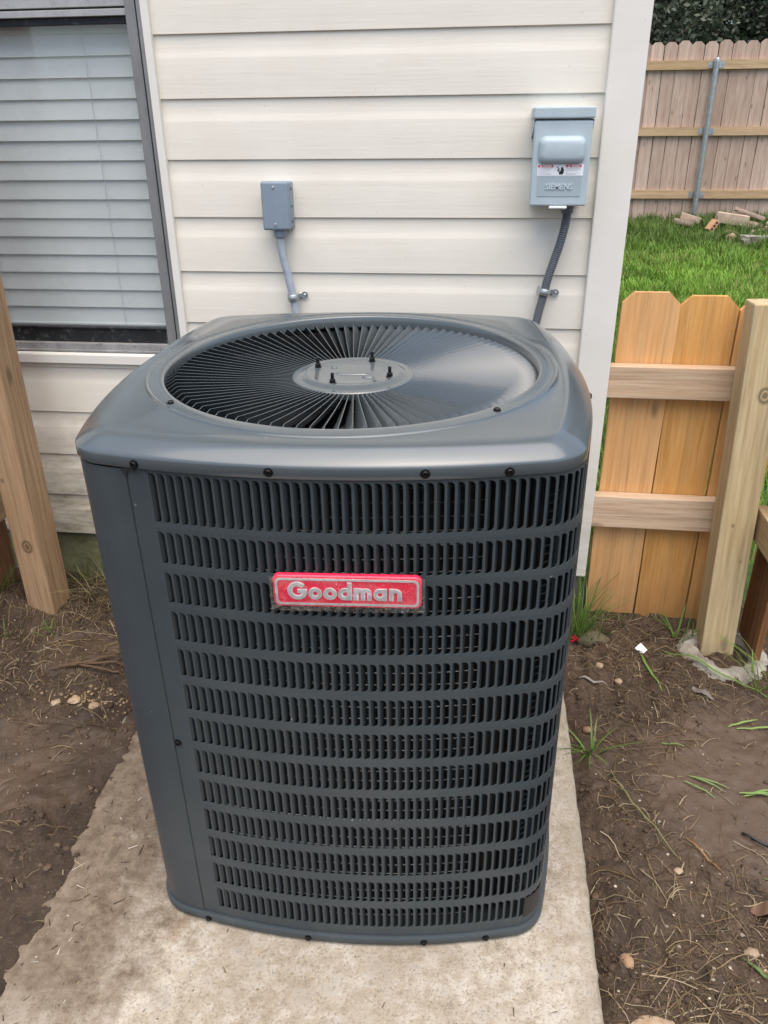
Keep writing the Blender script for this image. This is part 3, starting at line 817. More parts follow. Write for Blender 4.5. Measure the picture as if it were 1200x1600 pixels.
# hub plate and motor bolts
mb = MB()
mb.lathe([(.0975, .8790), (.0985, .8885), (.0970, .8900), (.0880, .8903), (.0850, .8912), (.0790, .8950), (.0760, .8956), (.0700, .8950), (.0660, .8938), (.0400, .8936), (.0001, .8937)], 64)
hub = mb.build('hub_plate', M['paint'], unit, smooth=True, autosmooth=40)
mb = MB()
for (x, y, rx, ry) in ((0, -.012, .030, .006), (.027, -.028, .010, .005), (-.034, .022, .005, .004)):
    mb.rings([[(x + rx*k*math.cos(t), y + ry*k*math.sin(t), z) for t in np.linspace(0, 2*math.pi, 25)[:-1]] for k, z in ((1, .8935), (.85, .8952), (.6, .8956))], True, False, True)
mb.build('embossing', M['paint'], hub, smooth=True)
def bolt_mesh():
    mb = MB()
    mb.lathe([(.0001, 0), (.0062, 0), (.0062, .0012), (.0040, .0014)], 14)
    mb.lathe([(.0046, .0014), (.0046, .0062), (.0040, .0066), (.0001, .0066)], 6)
    mb.lathe([(.0027, .0066), (.0027, .0155), (.0022, .0165), (.0001, .0166)], 10)
    me = mb.mesh('bolt', M['black_metal'], True); fix_normals(me); me.set_sharp_from_angle(angle=R(35)); return me
bm_ = bolt_mesh()
for a in (158, 68, -22, 248): inst('bolt', bm_, unit, loc=(.066*math.cos(R(a)), .066*math.sin(R(a)), .8937))
# motor and blades below
mb = MB(); mb.lathe([(.0001, .886), (.075, .886), (.078, .88), (.078, .73), (.070, .72), (.0001, .72)], 40); mb.build('fan_motor', M['black_metal'], unit, smooth=True, autosmooth=40)
def blade_mesh():
    mb = MB(); rs = []
    for i in range(9):
        u = i/8; r = .06 + .215*u; w = .055 + .06*u
        ring = []
        for v in np.linspace(-1, 1, 9):
            a = v*w/r*.9 + .25*u; ring.append((r*math.cos(a), r*math.sin(a), .815 + .040*v - .012*v*v))
        rs.append(ring)
    mb.rings(rs, close=False); me = mb.mesh('fan_blade', M['alu'], True); return me
blm = blade_mesh()
for k in range(3): inst('fan_blade', blm, unit, rot=(0, 0, R(-115 + 120*k)))
# screws
def screw_mesh(r=.0052):
    mb = MB(); mb.lathe([(r*1.35, 0), (r*1.35, .0009), (r*.95, .0013), (r*.95, .0032), (r*.8, .0039), (r*.35, .0037), (r*.3, .0026), (.0001, .0026)], 12)
    me = mb.mesh('screw', M['black_metal'], True); fix_normals(me); me.set_sharp_from_angle(angle=R(35)); return me
scr = screw_mesh(.0046)
def skirt_screw(s, z, off):
    p = BODY.at(s); t, nn = BODY.frame(s)
    q = p + nn*off
    inst('screw', scr, unit, M=Matrix(((t[0], 0, nn[0], q[0]), (t[1], 0, nn[1], q[1]), (0, 1, 0, z), (0, 0, 0, 1))))
for s, z in ((-.236, .8770), (-.059, .8795), (.130, .8790), (.232, .8770)): skirt_screw(s, z, .0042)
skirt_screw(.585, .878, .0005)
for s in (-.243, -.062, .134, .239, .66, .95): skirt_screw(s, .0125, .0065)
skirt_screw(SEAM_S + .006, .411, .0)
for x, y in ((-.2341, .2682), (-.2275, -.2018), (.2235, .261), (.2134, -.211)):
    k = .3095/math.hypot(x, y); inst('screw', scr, unit, loc=(x*k, y*k, .9078))
# torn corner of the seam, under the first screw
mb = MB(); p = BODY.at(SEAM_S - .001); t, nn = BODY.frame(SEAM_S)
def at3(s, z, o): 
    b = BODY.at(s); tt, n2 = BODY.frame(s); b = b + n2*o; return (b[0], b[1], z)
mb.add([at3(-.2600, .8690, .0022), at3(-.2385, .8690, .0022), at3(-.2385, .8655, .0022), at3(-.2500, .8650, .0022), at3(-.2525, .8560, .0022), at3(-.2585, .8640, .0022)], [(0, 1, 2, 3, 4, 5)])
mb.build('seam_gap_shade', M['dark_void'], unit)
# dark sticker low at the right corner
mb = MB(); q = np.linspace(.305, .352, 8); mb.rings([[at3(s, z, .0012) for s in q] for z in (.040, .088)], close=False); mb.build('rating_sticker', M['ink'], unit)

# name badge
badge_s = .031; bp = BODY.at(badge_s); bt, bn = BODY.frame(badge_s)
BMx = Matrix(((bt[0], -bn[0], 0, bp[0] + bn[0]*.006), (bt[1], -bn[1], 0, bp[1] + bn[1]*.006), (0, 0, 1, .7152), (0, 0, 0, 1))) @ Matrix.Rotation(R(.25), 4, 'Y')
def rrect(w, h, r, n=6):
    out = []
    for sx, sz, a0 in ((1, -1, -90), (1, 1, 0), (-1, 1, 90), (-1, -1, 180)):
        for k in range(n+1):
            a = R(a0 + 90*k/n); out.append((sx*(w/2 - r) + r*math.cos(a), sz*(h/2 - r) + r*math.sin(a)))
    return out
BW, BH = .192, .0475
mb = MB(); o_, i_ = rrect(BW, BH, .008), rrect(BW - .003, BH - .003, .007)
mb.rings([[(x, .004, z) for x, z in o_], [(x, -.0015, z) for x, z in o_], [(x, -.003, z) for x, z in i_]], True, True, True)
badge = mb.build('name_badge', M['badge_red'], unit); badge.matrix_local = BMx
mb = MB(); a_, b_ = rrect(BW - .006, BH - .0075, .0065), rrect(BW - .0125, BH - .0135, .005)
mb.rings([[(x, -.0032, z) for x, z in a_], [(x, -.0040, z) for x, z in a_], [(x, -.0040, z) for x, z in b_], [(x, -.0032, z) for x, z in b_]])
mb.build('border', M['badge_silver'], badge)
def stroke(mb, pts, w, y0, y1, closed=False):
    n = len(pts); L_, R_ = [], []
    for i in range(n):
        a = pts[i-1] if (i or closed) else pts[i]; b = pts[(i+1) % n] if (i < n-1 or closed) else pts[i]
        d = Vector((b[0]-a[0], b[1]-a[1])).normalized(); nx_, nz_ = -d.y*w/2, d.x*w/2
        L_.append((pts[i][0]+nx_, pts[i][1]+nz_)); R_.append((pts[i][0]-nx_, pts[i][1]-nz_))
    rs = [[(x, y1, z) for x, z in L_], [(x, y0, z) for x, z in L_], [(x, y0, z) for x, z in R_], [(x, y1, z) for x, z in R_]]
    rr = [[rs[k][i] for k in range(4)] for i in range(n)]
    if closed: rr.append(rr[0])
    mb.rings(rr, True, not closed, not closed)
def arc(cx, cz, r, a0, a1, n=18): return [(cx + r*math.cos(R(a0 + (a1-a0)*k/n)), cz + r*math.sin(R(a0 + (a1-a0)*k/n))) for k in range(n+1)]
def letters(text, X, xh, w, y0, y1):
    mb = MB(); r = xh/2 - w/2; x = X
    for ch in text:
        if ch == 'G':
            rg = xh*.72 - w/2; c = x + rg + w/2; cz = rg + w/2 - .0002
            stroke(mb, arc(c, cz, rg, 42, 352, 26), w*1.12, y0, y1); stroke(mb, [(c, cz - .0004), (c + rg + w*.5, cz - .0004)], w*1.05, y0 + .0002, y1); x = c + rg + w/2 + .0014
        elif ch == 'o':
            c = x + r + w/2; stroke(mb, arc(c, r + w/2, r, 0, 342, 19), w, y0, y1, True); x = c + r + w/2 + .0018
        elif ch == 'd':
            c = x + r + w/2; stroke(mb, arc(c, r + w/2, r, 0, 342, 19), w, y0, y1, True)
            stroke(mb, [(c + r, 0), (c + r, xh*1.46)], w, y0 + .0002, y1); x = c + r + w/2 + .0030
        elif ch == 'a':
            c = x + r + w/2; stroke(mb, arc(c, r + w/2, r, 0, 342, 19), w, y0, y1, True)
            stroke(mb, [(c + r, 0), (c + r, xh)], w, y0 + .0002, y1); x = c + r + w/2 + .0030
        elif ch in 'mn':
            ra = (xh*.46 if ch == 'n' else xh*.40) - w/2; x0_ = x + w/2
            stroke(mb, [(x0_, 0), (x0_, xh)], w, y0 + .0002, y1)
            for k in range(2 if ch == 'm' else 1):
                c = x0_ + ra + k*2*ra
                stroke(mb, arc(c, xh - ra - w/2, ra, 180, 0, 12) + [(c + ra, 0)], w, y0 + .0001*k, y1)
            x = c + ra + w/2 + .0022
    return mb, x
w_ = .0037
tmp, xe = letters('Goodman', 0, .0150, w_, -.0045, -.0031)
sc_ = (BW - .038) / xe
tmp, xe = letters('Goodman', 0, .0150*sc_*.98, w_*sc_, -.0048, -.0031)
off = -xe/2 - .002
tmp.v = [(x + off, y, z - .0112) for x, y, z in tmp.v]
wide, xw = letters('Goodman', 0, .0150*sc_*.98 + .0011, w_*sc_ + .0016, -.0040, -.0031)
wide.v = [((x - xw/2)*(xe + .0012)/xw + off + xe/2, y, z - .01175) for x, y, z in wide.v]
wide.build('lettering_edge', M['white'], badge)
tmp.build('lettering', M['badge_silver'], badge)
# crinkled clear film still on the badge
mb = MB(); g = 28; gz = 9; vv = []
for j in range(gz+1):
    for i in range(g+1):
        x = -BW/2 - .003 + (BW + .007)*i/g; z = -BH/2 - .0035 + (BH + .005)*j/gz
        vv.append((x, -.0062 - .0042*abs(mnoise.noise(Vector((x*55, z*75, 1.3)))) - .0008*mnoise.noise(Vector((x*300, z*300, 4))), z + .0012*mnoise.noise(Vector((x*60, z*60, 9)))))
mb.add(vv, [(j*(g+1)+i, j*(g+1)+i+1, (j+1)*(g+1)+i+1, (j+1)*(g+1)+i) for j in range(gz) for i in range(g)])
mb.build('protective_film', M['film'], badge, smooth=True)

# ------------------------------------------------------------------ electrical boxes
def text_mesh(body, size, extrude, mat, bold=0.0):
    cu = bpy.data.curves.new('txt', 'FONT'); cu.body = body; cu.size = size; cu.extrude = extrude; cu.align_x = 'CENTER'; cu.align_y = 'CENTER'; cu.offset = bold; cu.resolution_u = 4
    o = bpy.data.objects.new('txt', cu); COL.objects.link(o)
    bpy.context.view_layer.update()
    me = bpy.data.meshes.new_from_object(o.evaluated_get(bpy.context.evaluated_depsgraph_get()))
    bpy.data.objects.remove(o); me.materials.clear(); me.materials.append(mat); return me
XZ = Matrix.Rotation(math.pi/2, 4, 'X')
dis = empty('disconnect_box', (.7475, 0, 1.184), label='pale grey electrical disconnect box with flip cover, mounted near the house corner', cat='electrical box')
mb = MB(); mb.box(-.0575, .0575, -.070, .012, -.0905, .088); mb.build('enclosure', M['box_grey'], dis, bevel=.003)
mb = MB()      # cover: front tray slightly proud, lower edge turned
mb.box(-.0605, .0605, -.088, -.066, -.0935, .0745); cover = mb.build('cover', M['box_grey'], dis, bevel=.004, seg=3)
mb = MB(); g = 14
def hump():
    rs = []
    for k, (ins, d) in enumerate(((0, 0), (.0012, -.006), (.004, -.0105), (.0085, -.0135), (.013, -.0148))):
        rs.append([(x, -.0875 + d, z + .018) for x, z in rrect(.098 - 2*ins, .054 - 2*ins, max(.004, .015 - ins*.6), 6)])
    return rs
mb.rings(hump(), True, False, True); mb.build('handle_bulge', M['box_grey'], cover, smooth=True, autosmooth=60)
mb = MB()      # lid hood over the top
mb.prism([(-.0635, .0775), (.0635, .0775), (.0635, .100), (-.0635, .100)], -.0925, .012)
mb.build('rain_hood', M['box_grey'], dis, bevel=.0035, seg=3)
for sx in (-1, 1):
    mb = MB(); mb.add([(sx*.0622, -.085, .0770), (sx*.0622, .010, .0770), (sx*.0622, .010, .040), (sx*.0622, -.040, .048), (sx*.0622, -.078, .058),
                       (sx*.0605, -.085, .0770), (sx*.0605, .010, .0770), (sx*.0605, .010, .040), (sx*.0605, -.040, .048), (sx*.0605, -.078, .058)],
                      [(0,1,2,3,4), (9,8,7,6,5), (0,5,6,1), (1,6,7,2), (2,7,8,3), (3,8,9,4), (4,9,5,0)]); mb.build('hinge_ear', M['box_grey'], dis)
mb = MB(); mb.prism([(-.046, -.0735), (.046, -.0735), (.046, -.0335), (-.046, -.0335)], -.0890, -.0878); mb.build('recess_panel', M['box_face'], cover)
t_me = text_mesh('SIEMENS', .0155, .0010, M['emboss'], .0003)
inst('lettering', t_me, cover, M=Matrix.Translation((0, -.0899, -.0545)) @ XZ)
# warning label
mb = MB(); mb.box(-.0485, .0485, -.0886, -.0876, -.0322, -.0102); lab = mb.build('warning_label', M['white'], cover)
mb = MB(); mb.box(-.0475, -.0155, -.0889, -.0885, -.0158, -.0108); mb.box(.0110, .0440, -.0889, -.0885, -.0158, -.0108); mb.build('red_band', M['label_red'], lab)
mb = MB()
for cx in (-.0415, .018): mb.prism([(cx-.0021, -.0153), (cx+.0021, -.0153), (cx, -.0114)], -.0892, -.0888)
mb.build('alert_triangle', M['white'], lab)
inst('danger_text', text_mesh('DANGER', .0045, .0001, M['white'], .0002), lab, M=Matrix.Translation((-.0283, -.0891, -.0133)) @ XZ)
inst('danger_text', text_mesh('PELIGRO', .0045, .0001, M['white'], .0002), lab, M=Matrix.Translation((.0320, -.0891, -.0133)) @ XZ)
mb = MB()
for k in range(6):
    zz = -.0178 - k*.00235
    mb.box(-.0470, -.0470 + (.030, .027, .024, .018, .028, .029)[k], -.0888, -.0885, zz-.0007, zz)
    mb.box(.0115, .0115 + (.031, .032, .026, .003, .030, .022)[k], -.0888, -.0885, zz-.0007, zz)
mb.build('small_print', M['ink_grey'], lab)
mb = MB()      # gloved hand and arrow pictogram
hand = [(-.0015,-.0300),(.0050,-.0300),(.0072,-.0262),(.0074,-.0195),(.0062,-.0185),(.0055,-.0155),(.0040,-.0150),(.0032,-.0158),(.0018,-.0160),(.0010,-.0185),(.0008,-.0225),(-.0010,-.0232),(-.0030,-.0252)]
mb.prism([(x*1.05, z) for x, z in hand], -.0889, -.0885)
mb.prism([(-.0078,-.0150),(-.0068,-.0140),(-.0010,-.0195),(-.0022,-.0208)], -.0889, -.0885)
mb.prism([(-.0066,-.0205),(-.0045,-.0195),(-.0012,-.0222),(-.0032,-.0240),(-.0060,-.0232)], -.0889, -.0885)
mb.build('shock_symbol', M['ink'], lab)
mb = MB(); mb.box(-.018, .020, -.0905, -.072, -.0985, -.0937); mb.lathe([(.0035, 0), (.0035, .003)], 10, (.014, -.084, -.1005), None, True, True); mb.build('lock_tab', M['white'], dis, bevel=.0015)

def smooth_path(P, n=40):
    P = [Vector(p) for p in P]; out = []
    for i in range(len(P)-1):
        p0, p1, p2, p3 = P[max(i-1, 0)], P[i], P[i+1], P[min(i+2, len(P)-1)]
        for k in range(n):
            t = k/n; out.append(.5*((2*p1) + (-p0+p2)*t + (2*p0-5*p1+4*p2-p3)*t*t + (-p0+3*p1-3*p2+p3)*t**3))
    out.append(P[-1]); return out
def strap(parent, c, ang, r, ear, dep):
    """pipe strap hugging a conduit of radius r, one ear with a screw to the right"""
    mb = MB(); rs = []; Mx = Matrix.Translation(c) @ Matrix.Rotation(ang, 4, 'Y')
    prof = [(-r-.0035, .0)] + [(-(r+.0012)*math.cos(t), -(r+.0012)*math.sin(t)*1.02 - dep) for t in np.linspace(0, math.pi, 15)] + [(r+.0035, -.002), (r+ear, -.002)]
    for z in np.linspace(-.0075, .0075, 6):
        bulge = .0012*(1 if abs(z) < .004 else 0)
        rs.append([Mx @ Vector((x*(1+bulge*20) if abs(x) < r+.002 else x, y - (bulge if y < -.005 else 0), z)) for x, y in prof])
    mb.rings(rs, close=False)
    ee = Mx @ Vector((r+ear, -.0022, 0))
    mb.lathe([(.0001, .0), (.0085, .0), (.0085, .0016), (.0001, .0017)], 16, (0, 0, 0), Matrix.Translation(ee) @ Matrix.Rotation(math.pi/2, 4, 'X'))
    o = mb.build('pipe_strap', M['galv'], parent, smooth=True, autosmooth=45)
    so = o.modifiers.new('thick', 'SOLIDIFY'); so.thickness = .0012
    mb = MB(); mb.lathe([(.0042, .0), (.0042, .003), (.0028, .0042), (.0026, .0032), (.0001, .0032)], 8, (0, 0, 0), Matrix.Translation(ee + Vector((0, -.0012, 0))) @ Matrix.Rotation(math.pi/2, 4, 'X')); mb.build('strap_screw', M['galv'], o)
    return o
# flexible conduit under the disconnect
flexc = empty('flexible_conduit', (.772, -.03, 1.085), label='dark grey ribbed flexible conduit running down from the disconnect box', cat='conduit')
path = smooth_path([(.7740, -.036, 1.083), (.7738, -.035, 1.056), (.7665, -.033, 1.012), (.7550, -.030, .968), (.7440, -.027, .925), (.7370, -.024, .885), (.7290, -.022, .845), (.722, -.022, .80), (.712, -.03, .74), (.70, -.06, .69), (.69, -.14, .655), (.68, -.26, .64), (.67, -.345, .64)], 16)
O = Vector((.772, -.03, 1.085))
dense = []; acc = 0
for i in range(len(path)-1):
    for k in range(3): dense.append(path[i].lerp(path[i+1], k/3))
mb = MB(); mb.tube([p - O for p in dense], [.0096 + .0010*math.cos(i*2*math.pi/5) for i in range(len(dense))], 14); mb.build('conduit', M['flex'], flexc, smooth=True)
mb = MB(); mb.lathe([(.0001, .002), (.0135, .002), (.0150, .0), (.0150, -.008), (.0138, -.009), (.0138, -.0155), (.0118, -.019), (.0001, -.019)], 18, (.002, -.0065, .005)); mb.build('connector', M['flex'], flexc, smooth=True, autosmooth=40)
strap(flexc, Vector((.7385, -.003, .896)) - O, R(12), .0112, .017, .0215)
# small box and PVC conduit
small = empty('junction_box', (.1065, 0, 1.0865), label='small blue-grey outlet box on the siding between window and disconnect', cat='electrical box')
mb = MB(); mb.box(-.0300, .0330, -.034, .012, -.0520, .0515); mb.build('body', M['small_box'], small, bevel=.005, seg=3)
mb = MB(); mb.box(-.0325, .0325, -.050, -.0341, -.0535, .0535); cov = mb.build('cover', M['small_box'], small, bevel=.006, seg=4)
for zz in (.0405, -.0405):
    mb = MB(); mb.lathe([(.0001, .0), (.0033, .0), (.0030, .0016), (.0012, .002), (.0010, .0012), (.0001, .0012)], 10, (0, 0, 0), Matrix.Translation((-.002, -.0500, zz)) @ Matrix.Rotation(math.pi/2, 4, 'X')); mb.build('cover_screw', M['galv'], cov, smooth=True)
for zz in (.036, -.002, -.036):
    mb = MB(); mb.box(.0330, .0345, -.028, -.018, zz-.003, zz+.003); mb.build('side_lug', M['flex'], small, bevel=.0005)
pvcc = empty('pvc_conduit', (.107, -.022, 1.03), label='light grey plastic conduit running down from the small outlet box', cat='conduit')
O2 = Vector((.107, -.022, 1.03))
path = smooth_path([(.1075, -.024, 1.030), (.1080, -.024, 1.005), (.1130, -.023, .965), (.1205, -.021, .925), (.1275, -.019, .885), (.1330, -.018, .845), (.137, -.018, .80), (.142, -.02, .70), (.146, -.06, .60), (.15, -.2, .56), (.155, -.34, .56)], 10)
mb = MB(); mb.tube([p - O2 for p in path], .0098, 14); mb.build('conduit', M['pvc'], pvcc, smooth=True)
mb = MB(); mb.lathe([(.0001, .004), (.0125, .004), (.0145, .001), (.0145, -.012), (.0125, -.0155), (.0105, -.0165), (.0001, -.0165)], 18, (.001, -.002, .0)); mb.build('connector', M['small_box'], pvcc, smooth=True, autosmooth=40)
strap(pvcc, Vector((.1293, -.003, .873)) - O2, R(-8), .0108, .016, .0155)

# ------------------------------------------------------------------ fences
def picket_mesh(name, w, h, th, mat, ear=.028, jit=0.0):
    """dog-eared board; local origin at bottom centre of its front face, front = -y"""
    mb = MB(); e = ear
    P = [(-w/2, 0)]; 
    P += [(-w/2 + jit*math.sin(k*2.3), h*k/6) for k in range(1, 6)]
    P += [(-w/2, h - e), (-w/2 + e*1.05, h), (w/2 - e*1.05, h), (w/2, h - e)]
    P += [(w/2 + jit*math.sin(k*1.9), h*k/6) for k in range(5, 0, -1)]
    P += [(w/2, 0)]
    mb.prism(P[::1], 0, th); me = mb.mesh(name, mat); fix_normals(me); return me
def beam(name, w, d, l, mat, parent, M_, bevel=.003):
    mb = MB(); n = 8
    mb.rings([[(x, y, l*i/n) for x, y in ((-w/2, -d/2), (w/2, -d/2), (w/2, d/2), (-w/2, d/2))] for i in range(n+1)], True, True, True)
    o = mb.build(name, mat, parent, bevel=bevel); o.matrix_local = M_; return o
# right fence between the house corner and its post
rf = empty('wooden_fence', (1.07, .045, -.03), label='short orange dog-eared picket fence joining the house corner to a thick post', cat='fence')
pm = picket_mesh('picket', .1365, .915, .016, M['picket_cedar'], .026, .0012)
for i, (x, dz, ry) in enumerate(((1.0005, .0, .002), (1.1425, -.007, -.004), (1.2845, -.014, -.004))):
    inst('picket', pm, rf, loc=(x - 1.07, .0, dz), rot=(0, ry, random.uniform(-.01, .01)))
def hrail(z0, z1, x0, x1, yf, d):
    mb = MB(); n = 6
    mb.rings([[(x, y, z) for y, z in ((0, 0), (d, 0), (d, z1-z0), (0, z1-z0))] for x in np.linspace(0, x1-x0, n)], True, True, True)
    o = mb.build('rail', M['rail_pine'], rf, bevel=.0025); o.location = (x0 - 1.07, yf - .045, z0 + .03); o.rotation_euler = (0, .004, 0); return o
hrail(.630, .712, .915, 1.222, .008, .034); hrail(.265, .357, .915, 1.245, .008, .034)
pmx = Matrix.Translation((1.2675 - 1.07, -.080 - .045, -.06 + .03)) @ Matrix.Rotation(R(-2.6), 4, 'X') @ Matrix.Rotation(R(-1.3), 4, 'Y') @ Matrix.Rotation(R(-2), 4, 'Z')
beam('post', .084, .084, .945, M['post_green'], rf, pmx, .004)
# side fence on the right, running towards the viewer
sf = empty('side_fence', (1.345, -.10, -.02), label='shaded orange picket and rail of the side fence right of the thick post', cat='fence')
ps = picket_mesh('picket', .1385, .90, .016, M['picket_shaded'], .026)
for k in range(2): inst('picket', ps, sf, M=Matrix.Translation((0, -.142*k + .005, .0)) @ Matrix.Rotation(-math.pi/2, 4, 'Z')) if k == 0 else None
mb = MB(); mb.box(-.038, -.002, -.20, .045, .315, .40); mb.build('rail', M['rail_side'], sf, bevel=.0025)
# left fence
lf = empty('left_fence', (-.62, -.165, -.02), label='brown square fence post left of the unit with shaded pickets behind it', cat='fence')
a8 = R(-8); ca, sa = math.cos(a8), math.sin(a8)
cx_, cy_ = -.577 - .041*ca - .041*sa, -.202 - .041*sa + .041*ca
lpm = Matrix.Translation((cx_ + .62, cy_ + .165, -.03)) @ Matrix.Rotation(a8, 4, 'Z')
beam('post', .084, .084, 1.55, M['post_brown'], lf, lpm, .005)
pl = picket_mesh('picket', .1385, 1.35, .016, M['picket_shaded'], .026)
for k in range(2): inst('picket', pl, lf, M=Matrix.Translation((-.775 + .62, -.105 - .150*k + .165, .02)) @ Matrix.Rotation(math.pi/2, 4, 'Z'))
mb = MB(); mb.box(-.150, -.112, -.30, .10, .275, .36); mb.build('rail', M['rail_side'], lf, bevel=.0025)

# back fence
bf = empty('back_fence', (2.96, 8.1, .33), label='tall weathered pinkish dog-eared privacy fence across the back of the yard', cat='fence')
pbs = [picket_mesh('picket', .1345, 1.845 + d, .016, M['picket_grey'], .036, .0018) for d in (0, .008, -.006)]
for i in range(-16, 17):
    x = i*.1405 - .06
    inst('picket', pbs[i % 3], bf, loc=(x, .0 + random.uniform(-.003, .003), -.12 + .003*((i*7) % 3)), rot=(0, random.uniform(-.004, .004), random.uniform(-.02, .02)))
mb = MB(); mb.rings([[(x, y, z) for y, z in ((0, 0), (.036, 0), (.036, .089), (0, .089))] for x in np.linspace(0, 2.25, 6)], True, True, True)
rme = mb.mesh('rail', M['rail_back']); fix_normals(rme)
for z in (1.462, .818, .168):
    inst('rail', rme, bf, loc=(.010, -.0375, z)); inst('rail', rme, bf, loc=(-2.262, -.0375, z))
mb = MB(); mb.lathe([(.030, -.3), (.030, 1.55)], 20); mb.lathe([(.0325, 1.52), (.0325, 1.553), (.026, 1.566), (.0001, 1.572)], 20)
o = mb.build('steel_post', M['galv'], bf, smooth=True, autosmooth=40); o.location = (-.005, -.070, 0)
for z in (1.462, .818, .168):
    mb = MB(); mb.box(-.085, .085, -.041, -.0385, z + .012, z + .074)
    for zz in (z + .022, z + .043, z + .064): mb.lathe([(.0325, -.006), (.0325, .006)], 18, (-.005, -.070, zz))
    for sx in (-.068, .068): mb.lathe([(.009, 0), (.009, .006), (.0001, .007)], 6, (0, 0, 0), Matrix.Translation((sx, -.041, z+.043)) @ Matrix.Rotation(math.pi/2, 4, 'X'))
    mb.build('bracket', M['galv'], bf)

# ------------------------------------------------------------------ lawn grass
def ribbons(roots, heads, heights, widths, bends, seg=3, lie=None):
    """curved tapering blades; roots (n,3), heads = azimuth of bending, returns V, quads, tris"""
    n = len(roots); dx, dy = np.cos(heads), np.sin(heads); sx, sy = -dy, dx
    V = np.zeros((n, seg*2 + 1, 3)); 
    for k in range(seg + 1):
        u = k/seg; b = bends * u**1.6
        px = roots[:, 0] + dx*b; py = roots[:, 1] + dy*b; pz = roots[:, 2] + heights*(u - .18*np.minimum(bends/np.maximum(heights, .001), 2)*u*u)
        w = widths*(1 - .75*u**1.5)*.5
        if k < seg:
            V[:, 2*k] = np.stack([px - sx*w, py - sy*w, pz], -1); V[:, 2*k+1] = np.stack([px + sx*w, py + sy*w, pz], -1)
        else: V[:, 2*k] = np.stack([px, py, pz], -1)
    base = (np.arange(n) * (seg*2 + 1))[:, None]
    Q = np.concatenate([base + np.array([[2*k, 2*k+1, 2*k+3, 2*k+2]]) for k in range(seg-1)]); T = base + np.array([[2*seg-2, 2*seg-1, 2*seg]])
    return V.reshape(-1, 3), Q, T
def grass_mesh(name, pts, hmin, hmax, wmin, wmax, bend, cols, mat, seg=3):
    n = len(pts); h = rng.uniform(hmin, hmax, n); w = rng.uniform(wmin, wmax, n)
    V, Q, T = ribbons(pts, rng.uniform(0, 2*np.pi, n), h, w, bend*h*rng.uniform(.2, 1.0, n), seg)
    k = rng.random((n, 1)); c = np.array(cols[0])*(1-k) + np.array(cols[1])*k
    c = np.repeat(c * rng.uniform(.75, 1.2, (n, 1)), seg*2 + 1, 0)
    return np_mesh(name, V, [Q, T], mat, c)
N = 62000
d = rng.random(N)**.75
yy = .35 + 7.75*d
xx = (.90 + .125*yy - .1) + rng.random(N)*(.55 + .26*yy)
zz = ground_z(xx, yy)
pts = np.stack([xx, yy, zz - .005], -1)
tone = vnoise(xx, yy, 2.2, 4)
h = rng.uniform(.040, .115, N)*(1 + 1.1*(vnoise(xx, yy, 6, 21) - .5)); h[yy > 6.3] *= 1.25
V, Q, T = ribbons(pts, rng.uniform(0, 2*np.pi, N), h, rng.uniform(.0035, .0075, N)*(1 + yy*.09), h*rng.uniform(.2, .9, N))
k = np.clip(rng.random(N)*.6 + tone*.6 - .1, 0, 1)[:, None]
c = np.array([.085, .175, .020])*(1-k) + np.array([.215, .370, .050])*k
dry = (rng.random(N) < .07 + .10*(vnoise(xx, yy, 1.1, 9) > .55))[:, None]; c = np.where(dry, np.array([.30, .27, .10])*rng.uniform(.6, 1.1, (N, 1)), c); c = c*(.88 + .5*vnoise(xx, yy, 5.5, 14))[:, None]
dk = (sstep(5.6, 6.8, yy + .6*(tone-.5)))[:, None]; c = c*(1 - .55*dk) + np.array([.018, .026, .014])*dk*.6  # towards the back fence: painted fence shade plus taller, darker grass
c = np.repeat(c, 7, 0)
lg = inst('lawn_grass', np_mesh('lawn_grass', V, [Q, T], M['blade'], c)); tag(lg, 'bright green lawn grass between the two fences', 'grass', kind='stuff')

# ------------------------------------------------------------------ trees behind the back fence
def tree(x, y, h, rad, cz, n, label, tone, seed):
    r_ = np.random.default_rng(seed); t = empty('tree', (x, y, .3), label=label, cat='tree', group='dark trees beyond the back fence')
    mb = MB(); pts = [(.12*math.sin(k*.9 + seed), .1*math.cos(k*1.3 + seed), h*.72*k/7) for k in range(8)]
    mb.tube(pts, [.17*(1 - .09*k) for k in range(8)], 10)
    for k in range(9):
        a = k*2.4 + seed; z0 = h*(.18 + .055*k); L_ = rad*(.9 - .05*k)
        mb.tube([(0, 0, z0), (.45*L_*math.cos(a), .45*L_*math.sin(a), z0 + .35), (.95*L_*math.cos(a + .15), .95*L_*math.sin(a + .15), z0 + .85)], [.06, .04, .015], 6)
    mb.build('trunk', M['bark'], t, smooth=True)
    # leaf clumps through the crown volume
    nc = 150; C = r_.normal(size=(nc, 3)); C /= np.linalg.norm(C, axis=1)[:, None]; C *= r_.uniform(.35, 1.0, (nc, 1))**.5
    C *= np.array([rad, rad, h*.42]); C[:, 2] += cz; cs = r_.uniform(.22, .50, nc); ct = r_.uniform(.55, 1.4, nc)
    idx = r_.integers(0, nc, n); P = C[idx] + r_.normal(size=(n, 3))*cs[idx][:, None]*.55
    nrm = r_.normal(size=(n, 3)); nrm[:, 2] += .5; nrm /= np.linalg.norm(nrm, axis=1)[:, None]
    a = np.cross(nrm, r_.normal(size=(n, 3))); a /= np.linalg.norm(a, axis=1)[:, None]; b = np.cross(nrm, a)
    L_ = r_.uniform(.022, .05, (n, 1)); W = L_*.55
    V = np.stack([P - a*L_, P - b*W, P + a*L_, P + b*W], 1).reshape(-1, 3); Q = np.arange(4*n).reshape(-1, 4)
    col = np.array(tone)[None]*(ct[idx]*r_.uniform(.7, 1.3, n))[:, None]
    inst('crown', np_mesh('crown', V, [Q], M['foliage'], np.repeat(col, 4, 0)), t)
    return t
